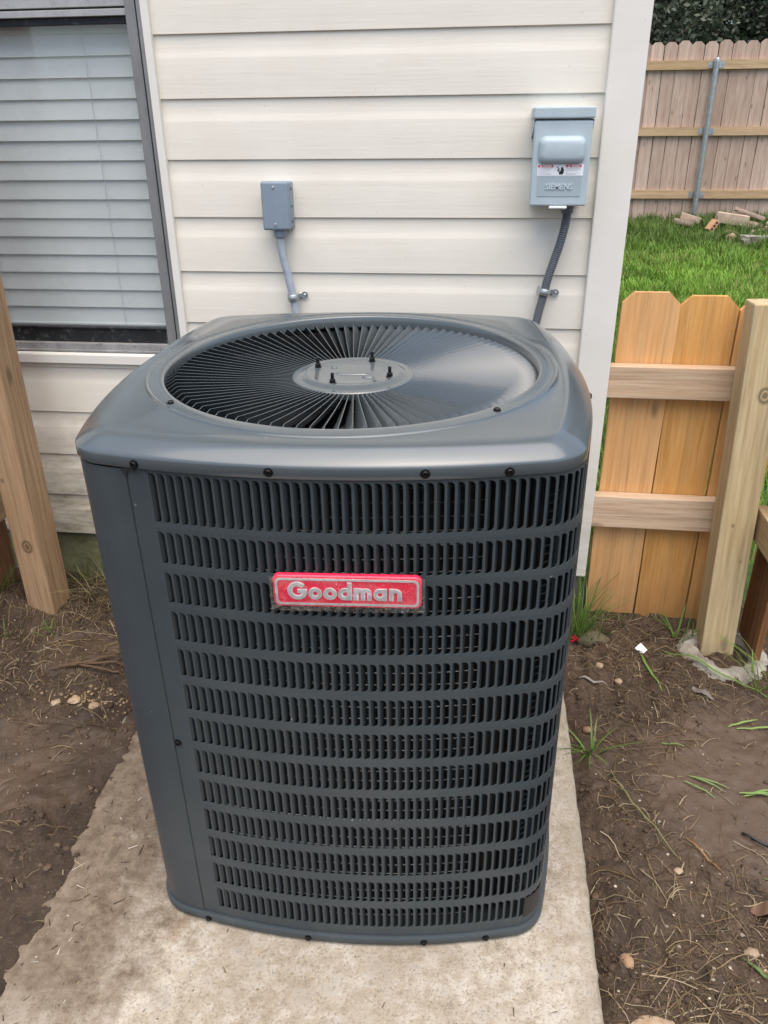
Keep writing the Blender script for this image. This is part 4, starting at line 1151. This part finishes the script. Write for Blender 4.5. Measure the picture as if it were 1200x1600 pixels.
tree(2.1, 11.2, 6.0, 2.1, 3.2, 42000, 'dark grey-green tree behind the fence, next to the house corner', (.075, .095, .062), 3)
tree(4.6, 13.2, 7.0, 2.6, 3.4, 42000, 'darkest dense tree set back between the two nearer ones', (.034, .045, .030), 5)
tree(6.1, 11.0, 6.0, 2.0, 3.3, 42000, 'paler olive tree behind the fence at the right edge', (.095, .115, .070), 8)
# far wood as one mass
n = 30000; r_ = np.random.default_rng(12)
P = np.stack([r_.uniform(-3, 16, n), r_.normal(17, 1.2, n), r_.uniform(.2, 7.5, n)], -1); P[:, 2] *= (.75 + .25*np.sin(P[:, 0]*1.7))
a = r_.normal(size=(n, 3)); a /= np.linalg.norm(a, axis=1)[:, None]; b = np.cross(a, r_.normal(size=(n, 3))); b /= np.linalg.norm(b, axis=1)[:, None]
L_ = r_.uniform(.10, .22, (n, 1)); V = np.stack([P - a*L_, P - b*L_*.6, P + a*L_, P + b*L_*.6], 1).reshape(-1, 3)
wd = inst('far_wood', np_mesh('far_wood', V, [np.arange(4*n).reshape(-1, 4)], M['foliage'], np.repeat(np.array([[.022, .032, .020]])*r_.uniform(.5, 1.4, (n, 1)), 4, 0)))
tag(wd, 'dark mass of woodland far behind the back fence', 'woods', kind='stuff')

# ------------------------------------------------------------------ stones by the back fence
def stone_mesh(name, dims, mat, seed, sub=3, rough=.12, boxy=0.0):
    import bmesh
    bm = bmesh.new(); bmesh.ops.create_cube(bm, size=2.0) if boxy else bmesh.ops.create_icosphere(bm, subdivisions=sub, radius=1.0)
    if boxy: bmesh.ops.subdivide_edges(bm, edges=bm.edges[:], cuts=4, use_grid_fill=True)
    for v in bm.verts:
        p = v.co.copy(); d_ = p.normalized()
        if boxy: p = p.lerp(d_*1.25, boxy)
        nn = mnoise.noise(d_*1.7 + Vector((seed*3.1, seed, 0)))*rough*1.4 + mnoise.noise(p*5 + Vector((seed, 0, seed)))*rough*.4
        p = p*(1 + nn); v.co = Vector((p.x*dims[0], p.y*dims[1], p.z*dims[2]))
    me = bpy.data.meshes.new(name); bm.to_mesh(me); bm.free(); me.materials.append(mat)
    me.polygons.foreach_set('use_smooth', [True]*len(me.polygons)); me.set_sharp_from_angle(angle=R(38)); return me
def stone(name, loc, dims, rot, mat, seed, label, cat, group=None, **kw):
    o = inst(name, stone_mesh(name, dims, mat, seed, **kw), loc=loc, rot=rot); tag(o, label, cat, group); return o
gz = lambda x, y: float(ground_z(x, y))
GB = 'loose blocks heaped at the foot of the back fence'
# placed 0.25 m in front of the fence
BK = dict(boxy=.12, rough=.05)
stone('edging_block', (2.81, 7.52, .338), (.108, .045, .030), (0, .28, -.1), M['block'], 1, 'long pinkish block lying tilted against the steel fence post', 'block', GB, **BK)
stone('edging_block', (2.73, 7.44, .300), (.105, .040, .024), (0, .22, .1), M['block'], 2, 'thin block half sunk under the tilted one by the steel post', 'block', GB, **BK)
stone('edging_block', (3.185, 7.30, .352), (.160, .075, .050), (0, .13, -.08), M['block'], 3, 'largest tan block, lying across the top of the heap', 'block', GB, **BK)
stone('edging_block', (3.285, 7.29, .243), (.058, .055, .055), (0, 0, .1), M['block'], 4, 'short block propping up the right end of the largest one', 'block', GB, **BK)
stone('edging_block', (3.41, 7.48, .385), (.155, .065, .021), (0, .32, .1), M['block'], 5, 'thin pale slab leaning on the fence above the wedge-shaped stone', 'block', GB, **BK)
stone('edging_block', (3.42, 7.24, .268), (.070, .060, .048), (.1, .35, .6), M['block'], 6, 'wedge-shaped stone right of the largest block', 'block', GB, **BK)
stone('edging_block', (3.30, 6.52, .222), (.215, .080, .050), (0, .03, .1), M['chalk'], 7, 'broad whitish slab lowest in front of the heap', 'block', GB, boxy=.2, rough=.14)
stone('edging_block', (3.46, 6.85, .238), (.16, .030, .018), (0, -.12, .1), M['stone'], 9, 'narrow yellowish strip of stone just above the broad whitish slab', 'block', GB, **BK)
stone('field_stone', (3.03, 6.66, .238), (.055, .045, .040), (0, 0, .4), M['stone'], 8, 'small rounded pinkish stone in front of the block heap', 'stone')
stone('field_stone', (3.50, 7.00, .262), (.055, .05, .035), (.2, .1, .9), M['block'], 41, 'grey-tan chunk between the narrow stone strip and the wedge', 'stone', boxy=.2, rough=.12)
stone('field_stone', (3.12, 7.02, .235), (.05, .045, .028), (0, .2, .3), M['stone'], 42, 'flat brown stone under the left end of the largest block', 'stone', boxy=.25, rough=.12)
stone('field_stone', (3.40, 7.05, .245), (.07, .045, .03), (.1, -.2, -.4), M['block'], 43, 'angular stone resting in front of the wedge', 'stone', boxy=.2, rough=.12)
stone('field_stone', (3.58, 7.15, .292), (.075, .05, .03), (.1, .25, .2), M['block'], 44, 'tilted stone at the right end of the heap, cut by the picture edge', 'stone', boxy=.2, rough=.12)
# cored brick
bk = empty('cored_brick', (2.955, 7.15, .300), (0, -.95, .25), label='orange brick standing on its side with core holes facing the lawn', cat='brick')
mb = MB(); mb.box(-.060, .060, -.045, .045, -.03, .03); mb.build('body', M['brick_orange'], bk, bevel=.004)
for k in (-1, 0, 1):
    mb = MB(); mb.lathe([(.0001, -.002), (.0125, -.002), (.0125, .001), (.0001, .001)], 14, (0, 0, 0), Matrix.Translation((k*.038, -.0455, 0)) @ Matrix.Rotation(math.pi/2, 4, 'X')); mb.build('core_hole', M['ink'], bk)

# ------------------------------------------------------------------ yard litter near the unit
# straw and dead stems
def straw(n, zones):
    Vs, Qs, Cs = [], [], []; base = 0
    tot = sum(z[4] for z in zones)
    for (cx, cy, rx, ry, wgt, lmin, lmax) in zones:
        m = int(n*wgt/tot)
        x = rng.normal(cx, rx, m); y = rng.normal(cy, ry, m)
        L_ = lmin + (lmax - lmin)*rng.random(m)**2.0; a = rng.uniform(0, 2*np.pi, m); cv = rng.normal(0, .35, m)*(1 + 2.5*(rng.random(m) < .12)); w = rng.uniform(.0004, .0012, m); lift = rng.uniform(.0005, .007, m)
        seg = 4; cols = np.array([[.26, .185, .10], [.17, .11, .058], [.10, .064, .038], [.34, .27, .17], [.14, .11, .05], [.12, .075, .04]])[rng.integers(0, 6, m)]*rng.uniform(.5, 1.0, (m, 1))
        px, py = x.copy(), y.copy(); ang = a - cv/2; rows = []
        ok = ~((px > -.12) & (px < .83) & (py < -.2))
        for k in range(seg+1):
            z = ground_z(px, py) + lift*np.sin(np.pi*k/seg) + .0015
            ww = w*(1 - .5*(k/seg)); sx, sy = -np.sin(ang), np.cos(ang)
            rows.append(np.stack([px - sx*ww, py - sy*ww, z], -1)); rows.append(np.stack([px + sx*ww, py + sy*ww, z + .0006], -1))
            px = px + L_/seg*np.cos(ang); py = py + L_/seg*np.sin(ang); ang = ang + cv/seg
        V = np.stack(rows, 1)[ok]; m2 = len(V); b = base + (np.arange(m2)*(2*seg+2))[:, None]
        Qs.append(np.concatenate([b + np.array([[2*k, 2*k+1, 2*k+3, 2*k+2]]) for k in range(seg)])); Vs.append(V.reshape(-1, 3)); Cs.append(np.repeat(cols[ok], 2*seg+2, 0)); base += m2*(2*seg+2)
    return np_mesh('dry_straw', np.concatenate(Vs), [np.concatenate(Qs)], M['straw'], np.concatenate(Cs))
zones = [(-.50, -.14, .13, .09, 5, .03, .13), (-.60, -.30, .12, .10, 4, .03, .12), (-.36, -.06, .10, .05, 3, .04, .14), (-.42, -.45, .16, .08, 2, .03, .1),
         (1.02, -.10, .12, .09, 4, .03, .11), (1.2, -.2, .12, .07, 2.5, .03, .1), (1.02, -.35, .14, .14, 2.5, .02, .08), (.95, -.6, .06, .15, 2, .02, .09),
         (.96, -1.05, .08, .14, 3, .03, .10), (1.10, -1.12, .16, .14, 5, .03, .11), (.95, -1.32, .07, .10, 4, .03, .10), (1.25, -.95, .16, .1, 2.2, .02, .08), (-.3, -.9, .12, .15, .7, .02, .06)]
bits = [(x, y, rx*1.4, ry*1.4, w*.9, .006, .03) for (x, y, rx, ry, w, a, b) in zones] + [(-.4, -.75, .2, .2, 5, .004, .03), (-.45, -.6, .2, .12, 1.2, .03, .10), (-.4, -.7, .3, .25, 3, .004, .02), (1.15, -.7, .25, .35, 4, .004, .02)]
o = inst('dry_straw', straw(7500, zones + bits)); tag(o, 'dry straw and dead stems scattered over the bare soil', 'straw', kind='stuff')
# gravel
def gravel(zones):
    import bmesh
    bm = bmesh.new(); bmesh.ops.create_icosphere(bm, subdivisions=1, radius=1); bv = np.array([v.co[:] for v in bm.verts]); bf_ = np.array([[v.index for v in f.verts] for f in bm.faces]); bm.free()
    Vs, Fs, Cs = [], [], []; b = 0
    for (cx, cy, rx, ry, n, s0, s1, col) in zones:
        for _ in range(n):
            x, y = rng.normal(cx, rx), rng.normal(cy, ry)
            if -.14 < x < .83 and y < -.2: continue
            s = rng.uniform(s0, s1)*rng.uniform(.6, 1); q = bv*(1 + rng.uniform(-.22, .22, (len(bv), 1)))*s*np.array([1.1, .9, .6])
            a = rng.uniform(0, 6.28); q = np.stack([q[:, 0]*np.cos(a) - q[:, 1]*np.sin(a), q[:, 0]*np.sin(a) + q[:, 1]*np.cos(a), q[:, 2]], -1)
            Vs.append(q + np.array([x, y, gz(x, y) + s*.25])); Fs.append(bf_ + b); b += len(bv)
            Cs.append(np.repeat(np.array([col])*rng.uniform(.5, 1.2), len(bv), 0))
    return np_mesh('gravel', np.concatenate(Vs), [np.concatenate(Fs)], M['pebble'], np.concatenate(Cs))
gzones = [(-.33, -.50, .085, .022, 90, .0015, .007, (.27, .19, .11)), (-.26, -.53, .05, .02, 40, .0015, .006, (.30, .22, .13)), (-.5, -.8, .15, .15, 30, .0012, .003, (.42, .38, .33)), (-.36, -.62, .14, .1, 30, .0012, .003, (.42, .38, .33)),
          (1.16, -1.08, .06, .05, 50, .002, .006, (.42, .34, .24)), (1.05, -1.0, .1, .1, 45, .0015, .005, (.40, .34, .26)), (1.15, -.5, .2, .2, 45, .001, .003, (.42, .38, .33)), (.95, -.8, .05, .2, 25, .001, .0035, (.40, .36, .3)), (-.55, -.4, .15, .1, 30, .0012, .003, (.4, .34, .26))]
o = inst('gravel', gravel(gzones)); tag(o, 'small tan gravel strewn over the soil beside the pad', 'gravel', kind='stuff')

# crumbly clods
def clods(n):
    import bmesh
    bm = bmesh.new(); bmesh.ops.create_icosphere(bm, subdivisions=1, radius=1); bv = np.array([v.co[:] for v in bm.verts]); bf_ = np.array([[v.index for v in f.verts] for f in bm.faces]); bm.free()
    x = np.concatenate([rng.uniform(.85, 1.75, n), rng.uniform(-.95, -.12, n//2)]); y = np.concatenate([rng.uniform(-1.35, .05, n), rng.uniform(-1.05, .0, n//2)])
    wet = np.exp(-(((x-1.19)/.24)**2 + ((y+.62)/.26)**2)**2) + np.exp(-(((x+.36)/.22)**2 + ((y+.72)/.15)**2)**2)*.7
    keep = (rng.random(len(x)) > .97*np.clip(wet, 0, 1)) & (vnoise(x, y, 9, 31) > .30) & ~((x < -.05) & (ground_z(x, y) < -.06)); x, y = x[keep], y[keep]; m = len(x)
    s_ = .0013 + .0062*rng.random(m)**4.0
    q = bv[None]*(1 + rng.uniform(-.5, .5, (m, len(bv), 1)))*s_[:, None, None]*np.array([1.2, 1.0, .6])
    V = q + np.stack([x, y, ground_z(x, y) + s_*.05], -1)[:, None]
    F_ = (bf_[None] + (np.arange(m)*len(bv))[:, None, None]).reshape(-1, 3)
    c = np.array([.082, .054, .035])*rng.uniform(.55, 1.35, (m, 1))*np.array([1, 1, 1])
    return np_mesh('soil_clods', V.reshape(-1, 3), [F_], M['pebble'], np.repeat(c, len(bv), 0))
o = inst('soil_clods', clods(9000)); tag(o, 'small crumbs and clods of brown soil lying on the ground', 'soil', kind='stuff')
# bits blown on to the slab
def pad_bits(n):
    x = rng.uniform(-.13, .82, n); y = rng.uniform(-1.45, -.4, n)
    w = np.where(x < .02, .9, .16) + .5*np.exp(-(((x-.74)/.08)**2 + ((y+1.18)/.05)**2)); k = (rng.random(n) < w) & ~((x > .03) & (x < .77) & (y > -1.06)); x, y = x[k], y[k]; m = len(x)
    L_ = .003 + .022*rng.random(m)**3; a = rng.uniform(0, 6.28, m); wd = rng.uniform(.0005, .0013, m); dx, dy = np.cos(a)*L_, np.sin(a)*L_; sx, sy = -np.sin(a)*wd, np.cos(a)*wd
    z = np.array([pad_z(p, q) for p, q in zip(x, y)]) + .0012
    V = np.stack([np.stack([x - sx, y - sy, z], -1), np.stack([x + dx - sx*.5, y + dy - sy*.5, z], -1), np.stack([x + dx + sx*.5, y + dy + sy*.5, z + .0006], -1), np.stack([x + sx, y + sy, z + .0008], -1)], 1)
    cols = np.array([[.05, .035, .022], [.12, .08, .045], [.30, .22, .13], [.07, .05, .03], [.45, .41, .35]])[rng.integers(0, 5, m)]
    return np_mesh('pad_debris', V.reshape(-1, 3), [np.arange(4*m).reshape(-1, 4)], M['straw'], np.repeat(cols, 4, 0))
o = inst('pad_debris', pad_bits(1500)); tag(o, 'tiny leaf and straw scraps lying on the concrete slab', 'debris', kind='stuff')

# individual stones
GP = 'single pebbles lying on the soil'
P_ = dict(sub=2, rough=.22)
def peb(x, y, d, mat, seed, label, rz=0.0):
    stone('pebble', (x, y, gz(x, y) + d[2]*.45), d, (0, 0, rz), mat, seed, label, 'pebble', GP, **P_)
stone('flat_stone', (.915, -1.155, gz(.915, -1.155) + .006), (.036, .022, .010), (0, .05, .2), M['stone'], 21, 'largest flat tan stone beside the front right corner of the pad', 'stone', sub=3, rough=.2)
peb(.888, -.462, (.012, .010, .008), M['stone_orange'], 22, 'orange-brown pebble close to the pad edge, behind the green weed')
peb(.945, -.212, (.011, .009, .009), M['stone'], 23, 'pale round pebble in front of the mossy rock')
peb(.988, -.262, (.011, .010, .008), M['stone'], 24, 'lumpy brown pebble right of the pale round one', .5)
peb(-.395, -.545, (.013, .010, .008), M['stone'], 25, 'leftmost tan pebble of the gravel strip by the pad')
peb(-.355, -.530, (.017, .012, .010), M['stone'], 26, 'largest tan pebble in the gravel strip by the pad', .4)
peb(-.303, -.538, (.015, .014, .011), M['stone'], 27, 'tan pebble between the largest one and the condenser', .9)
peb(-.210, -.560, (.012, .013, .010), M['chalk'], 28, 'whitish pebble touching the corner of the pad beside the condenser', .3)
peb(.889, -1.053, (.010, .013, .007), M['stone_orange'], 29, 'amber pebble among straw near the front of the right pad edge', .3)
peb(1.012, -.855, (.009, .007, .006), M['stone'], 30, 'cream pebble at the lower edge of the smooth damp soil')
peb(1.10, -1.015, (.012, .009, .007), M['stone'], 31, 'broadest pebble inside the scattered gravel right of the pad')
stone('mossy_rock', (.945, -.085, gz(.945, -.085) + .012), (.042, .026, .026), (0, 0, .1), M['mossy'], 33, 'dark mossy rock on the soil between condenser and picket fence', 'rock', sub=3, rough=.15)

# concrete collar round the right post
ft = None
mb = MB(); cx, cy = 1.285, -.110; rs = []
for rr, dz in ((.060, -.03), (.066, .000), (.080, .010), (.100, .008), (.118, -.006), (.130, -.045)):
    ring = []
    for k in range(48):
        a = 2*math.pi*k/48; n1 = mnoise.noise(Vector((math.cos(a)*2, math.sin(a)*2, rr*9)))
        r = rr*(1 + .08*n1); x, y = cx + r*math.cos(a), cy + r*math.sin(a)
        ring.append((x, y, gz(x, y) + dz + .004 + .005*mnoise.noise(Vector((x*45, y*45, 1))) + .004*mnoise.noise(Vector((x*120, y*120, 3)))))
    rs.append(ring)
mb.rings(rs); o = mb.build('concrete_footing', M['chalk'], smooth=True); tag(o, 'rough whitish concrete collar around the foot of the right fence post', 'footing')

# green weeds, each clump its own thing
def tuft(x, y, n, h, spread, label, cols=((.06, .13, .018), (.15, .25, .05)), w=(.003, .006), bend=.9, group=None, cat='grass clump'):
    a = rng.uniform(0, 6.28, n); r_ = spread*rng.random(n)**.6
    px, py = x + r_*np.cos(a), y + r_*np.sin(a)
    pts = np.stack([px, py, ground_z(px, py) - .004], -1) - np.array([x, y, gz(x, y)])
    hh = rng.uniform(.45, 1.0, n)*h; V, Q, T = ribbons(pts, a + rng.normal(0, .8, n), hh, rng.uniform(*w, n), bend*hh*rng.uniform(.15, 1.0, n), 6)
    k = rng.random((n, 1)); c = np.array(cols[0])*(1-k) + np.array(cols[1])*k
    o = inst('grass_tuft', np_mesh('grass_tuft', V, [Q, T], M['blade'], np.repeat(c, 13, 0)), loc=(x, y, gz(x, y))); tag(o, label, cat, group or 'weeds around the unit'); return o
tuft(.902, -.045, 110, .21, .04, 'tallest green grass clump, at the foot of the white corner trim', bend=.8, cols=((.08, .16, .03), (.24, .33, .09)), w=(.0025, .005))
tuft(.935, -.08, 16, .09, .04, 'low grass clump behind the mossy rock')
tuft(.884, -.545, 18, .075, .018, 'flattened green weed hugging the right pad edge', bend=2.0)
tuft(1.36, -.235, 26, .16, .05, 'yellow-green grass clump in front of the side fence picket', cols=((.12, .20, .03), (.28, .38, .09)), bend=1.2, w=(.004, .008))
tuft(1.41, -.02, 22, .15, .06, 'grass clump growing behind the post collar', cols=((.10, .17, .03), (.22, .32, .07)))
tuft(1.19, -.05, 12, .14, .03, 'sparse grass clump between the last picket and the post', bend=1.2)
tuft(-.77, -.15, 22, .11, .05, 'green grass clump left of the brown post', cols=((.05, .10, .022), (.11, .18, .05)))
tuft(-.565, -.02, 20, .15, .04, 'thin grass clump between the brown post and the foundation', cols=((.08, .12, .03), (.18, .20, .07)), w=(.0015, .003))
tuft(-.46, -.07, 60, .13, .07, 'straw-coloured grass clump against the foundation beside the condenser', cols=((.16, .15, .06), (.36, .31, .16)), w=(.0012, .0028), bend=1.8)
tuft(-.40, -.03, 40, .10, .05, 'grass clump with green and tan blades where the foundation meets the condenser', cols=((.10, .14, .04), (.30, .28, .13)), w=(.0015, .003), bend=1.4)
tuft(-.68, -.30, 14, .06, .05, 'low grass clump in front of the left fence pickets', cols=((.06, .11, .025), (.13, .18, .06)), w=(.002, .004))
tuft(-.55, -.28, 7, .05, .02, 'tiny green sprout in the straw in front of the brown post')
tuft(1.03, .0, 9, .05, .03, 'small sprout under the first orange picket')

# blades and clippings lying flat
def lying(name, x, y, L_, ang, w, col, label, cat, curve=.3, lift=.006, n=1, spread=.02):
    V, F_ = [], []
    for q in range(n):
        a = ang + (random.uniform(-.35, .35) if q else 0); px, py = x + (random.uniform(-spread, spread) if q else 0), y + (random.uniform(-spread, spread) if q else 0); LL = L_*(random.uniform(.5, .9) if q else 1); b = len(V)
        for k in range(11):
            u = k/10; ww = w*(.35 + .65*math.sin(math.pi*min(1, u*.9 + .12)))*.5
            z = gz(px, py) + .003 + lift*math.sin(math.pi*u) + .0007*q
            V += [(px - x + math.sin(a)*ww, py - y - math.cos(a)*ww, z), (px - x, py - y, z - .0012), (px - x - math.sin(a)*ww, py - y + math.cos(a)*ww, z)]
            px += LL/10*math.cos(a); py += LL/10*math.sin(a); a += curve/10
        for k in range(10):
            for m in (0, 1): F_.append((b+3*k+m, b+3*k+m+1, b+3*k+4+m, b+3*k+3+m))
    o = inst(name, np_mesh(name, V, [np.array(F_)], M['blade'], np.repeat(np.array([col]), len(V), 0), True), loc=(x, y, 0)); tag(o, label, cat); return o
lying('grass_strand', 1.125, -.115, .28, -.75, .008, (.13, .24, .05), 'longest flat green blade lying from the post collar towards the damp soil', 'grass blade', .25, .02)
lying('grass_strand', 1.062, -.145, .16, -1.45, .007, (.16, .27, .07), 'upright-looking green blade lying below the white scrap', 'grass blade', .1, .008)
lying('grass_strand', 1.085, -.600, .085, -.25, .0045, (.17, .26, .08), 'forked green clipping in the middle of the smooth damp soil', 'grass clipping', -.2, .004, 3)
lying('grass_strand', 1.19, -.635, .09, -.1, .0055, (.19, .29, .08), 'broad green clipping at the right edge of the damp soil', 'grass clipping', .2, .006, 4)
lying('grass_strand', 1.05, -.495, .05, -.25, .005, (.15, .22, .07), 'short green clipping at the top left of the damp soil', 'grass clipping', .1, .003)
lying('grass_strand', 1.24, -.415, .16, .05, .006, (.22, .32, .09), 'yellow-green blade lying along the upper edge of the damp soil', 'grass blade', .15, .006, 2)
lying('grass_strand', 1.08, -1.03, .06, -.8, .006, (.11, .19, .05), 'lone green blade on the straw near the gravel', 'grass blade', .1, .004)
lying('grass_strand', 1.17, -.855, .05, -.1, .006, (.11, .17, .05), 'green blade at the right below the black cable', 'grass blade', .0, .003)
lying('twig', 1.045, -.775, .095, -1.05, .004, (.30, .16, .06), 'orange-brown twig lying at the lower edge of the damp soil', 'twig', .05, .004)
lying('twig', .925, -.60, .26, -1.4, .0035, (.20, .20, .08), 'long curved greenish stem beside the pad', 'stem', .5, .014)
lying('twig', -.62, -.79, .16, .35, .0045, (.30, .235, .15), 'pale straight stalk on the dark soil at the left', 'twig', .05, .004)
lying('twig', -.56, -.93, .15, .6, .005, (.16, .17, .08), 'grey-green curved stalk below the pale one at the left', 'twig', .3, .006)
lying('twig', -.44, -.42, .17, .1, .007, (.13, .085, .05), 'dark twisted root lying left of the condenser', 'root', .3, .012, 4, .03)
lying('dead_leaf', 1.165, -.285, .055, -.7, .020, (.20, .17, .15), 'grey-brown dead leaf near the long flat green blade', 'leaf', .2, .008)
lying('dead_leaf', 1.13, -.915, .06, -.5, .034, (.20, .12, .08), 'crumpled brown dead leaf right of the gravel', 'leaf', .3, .012)
lying('dead_leaf', .885, -.275, .075, -.25, .010, (.27, .24, .21), 'narrow grey dead leaf beside the condenser and the pale pebble', 'leaf', .2, .006)
# paper scrap, cable, tag
mb = MB(); mb.add([(-.010, -.014, .003), (.012, -.010, .006), (.009, .015, .012), (-.012, .012, .006), (-.010, -.014, .0022), (.012, -.010, .0052), (.009, .015, .0112), (-.012, .012, .0052)],
    [(0,1,2,3), (7,6,5,4), (0,4,5,1), (1,5,6,2), (2,6,7,3), (3,7,4,0)])
o = mb.build('paper_scrap', M['white']); o.location = (1.068, -.122, gz(1.068, -.122)); o.rotation_euler = (.15, -.2, .5); tag(o, 'small white paper scrap on the soil in front of the picket fence', 'scrap')
mb = MB(); pts = smooth_path([(0, 0, .004), (.012, -.010, .008), (.04, -.027, .006), (.09, -.036, .010), (.20, -.02, .006)], 6); mb.tube(pts, .0028, 8)
o = mb.build('cable', M['rubber'], smooth=True); o.location = (1.158, -.748, gz(1.158, -.748)); tag(o, 'short black cable end poking out of the damp soil', 'cable')
mb = MB(); mb.box(-.010, .012, -.0012, .0012, .0, .012, Matrix.Rotation(R(35), 4, 'Y')); mb.box(-.009, .012, -.0032, -.0016, -.0045, .0005, Matrix.Rotation(R(-25), 4, 'Y'))
o = mb.build('plastic_tag', M['badge_red']); o.location = (.893, -.075, gz(.893, -.075) + .008); tag(o, 'tiny red plastic tag on the soil right behind the condenser', 'tag')
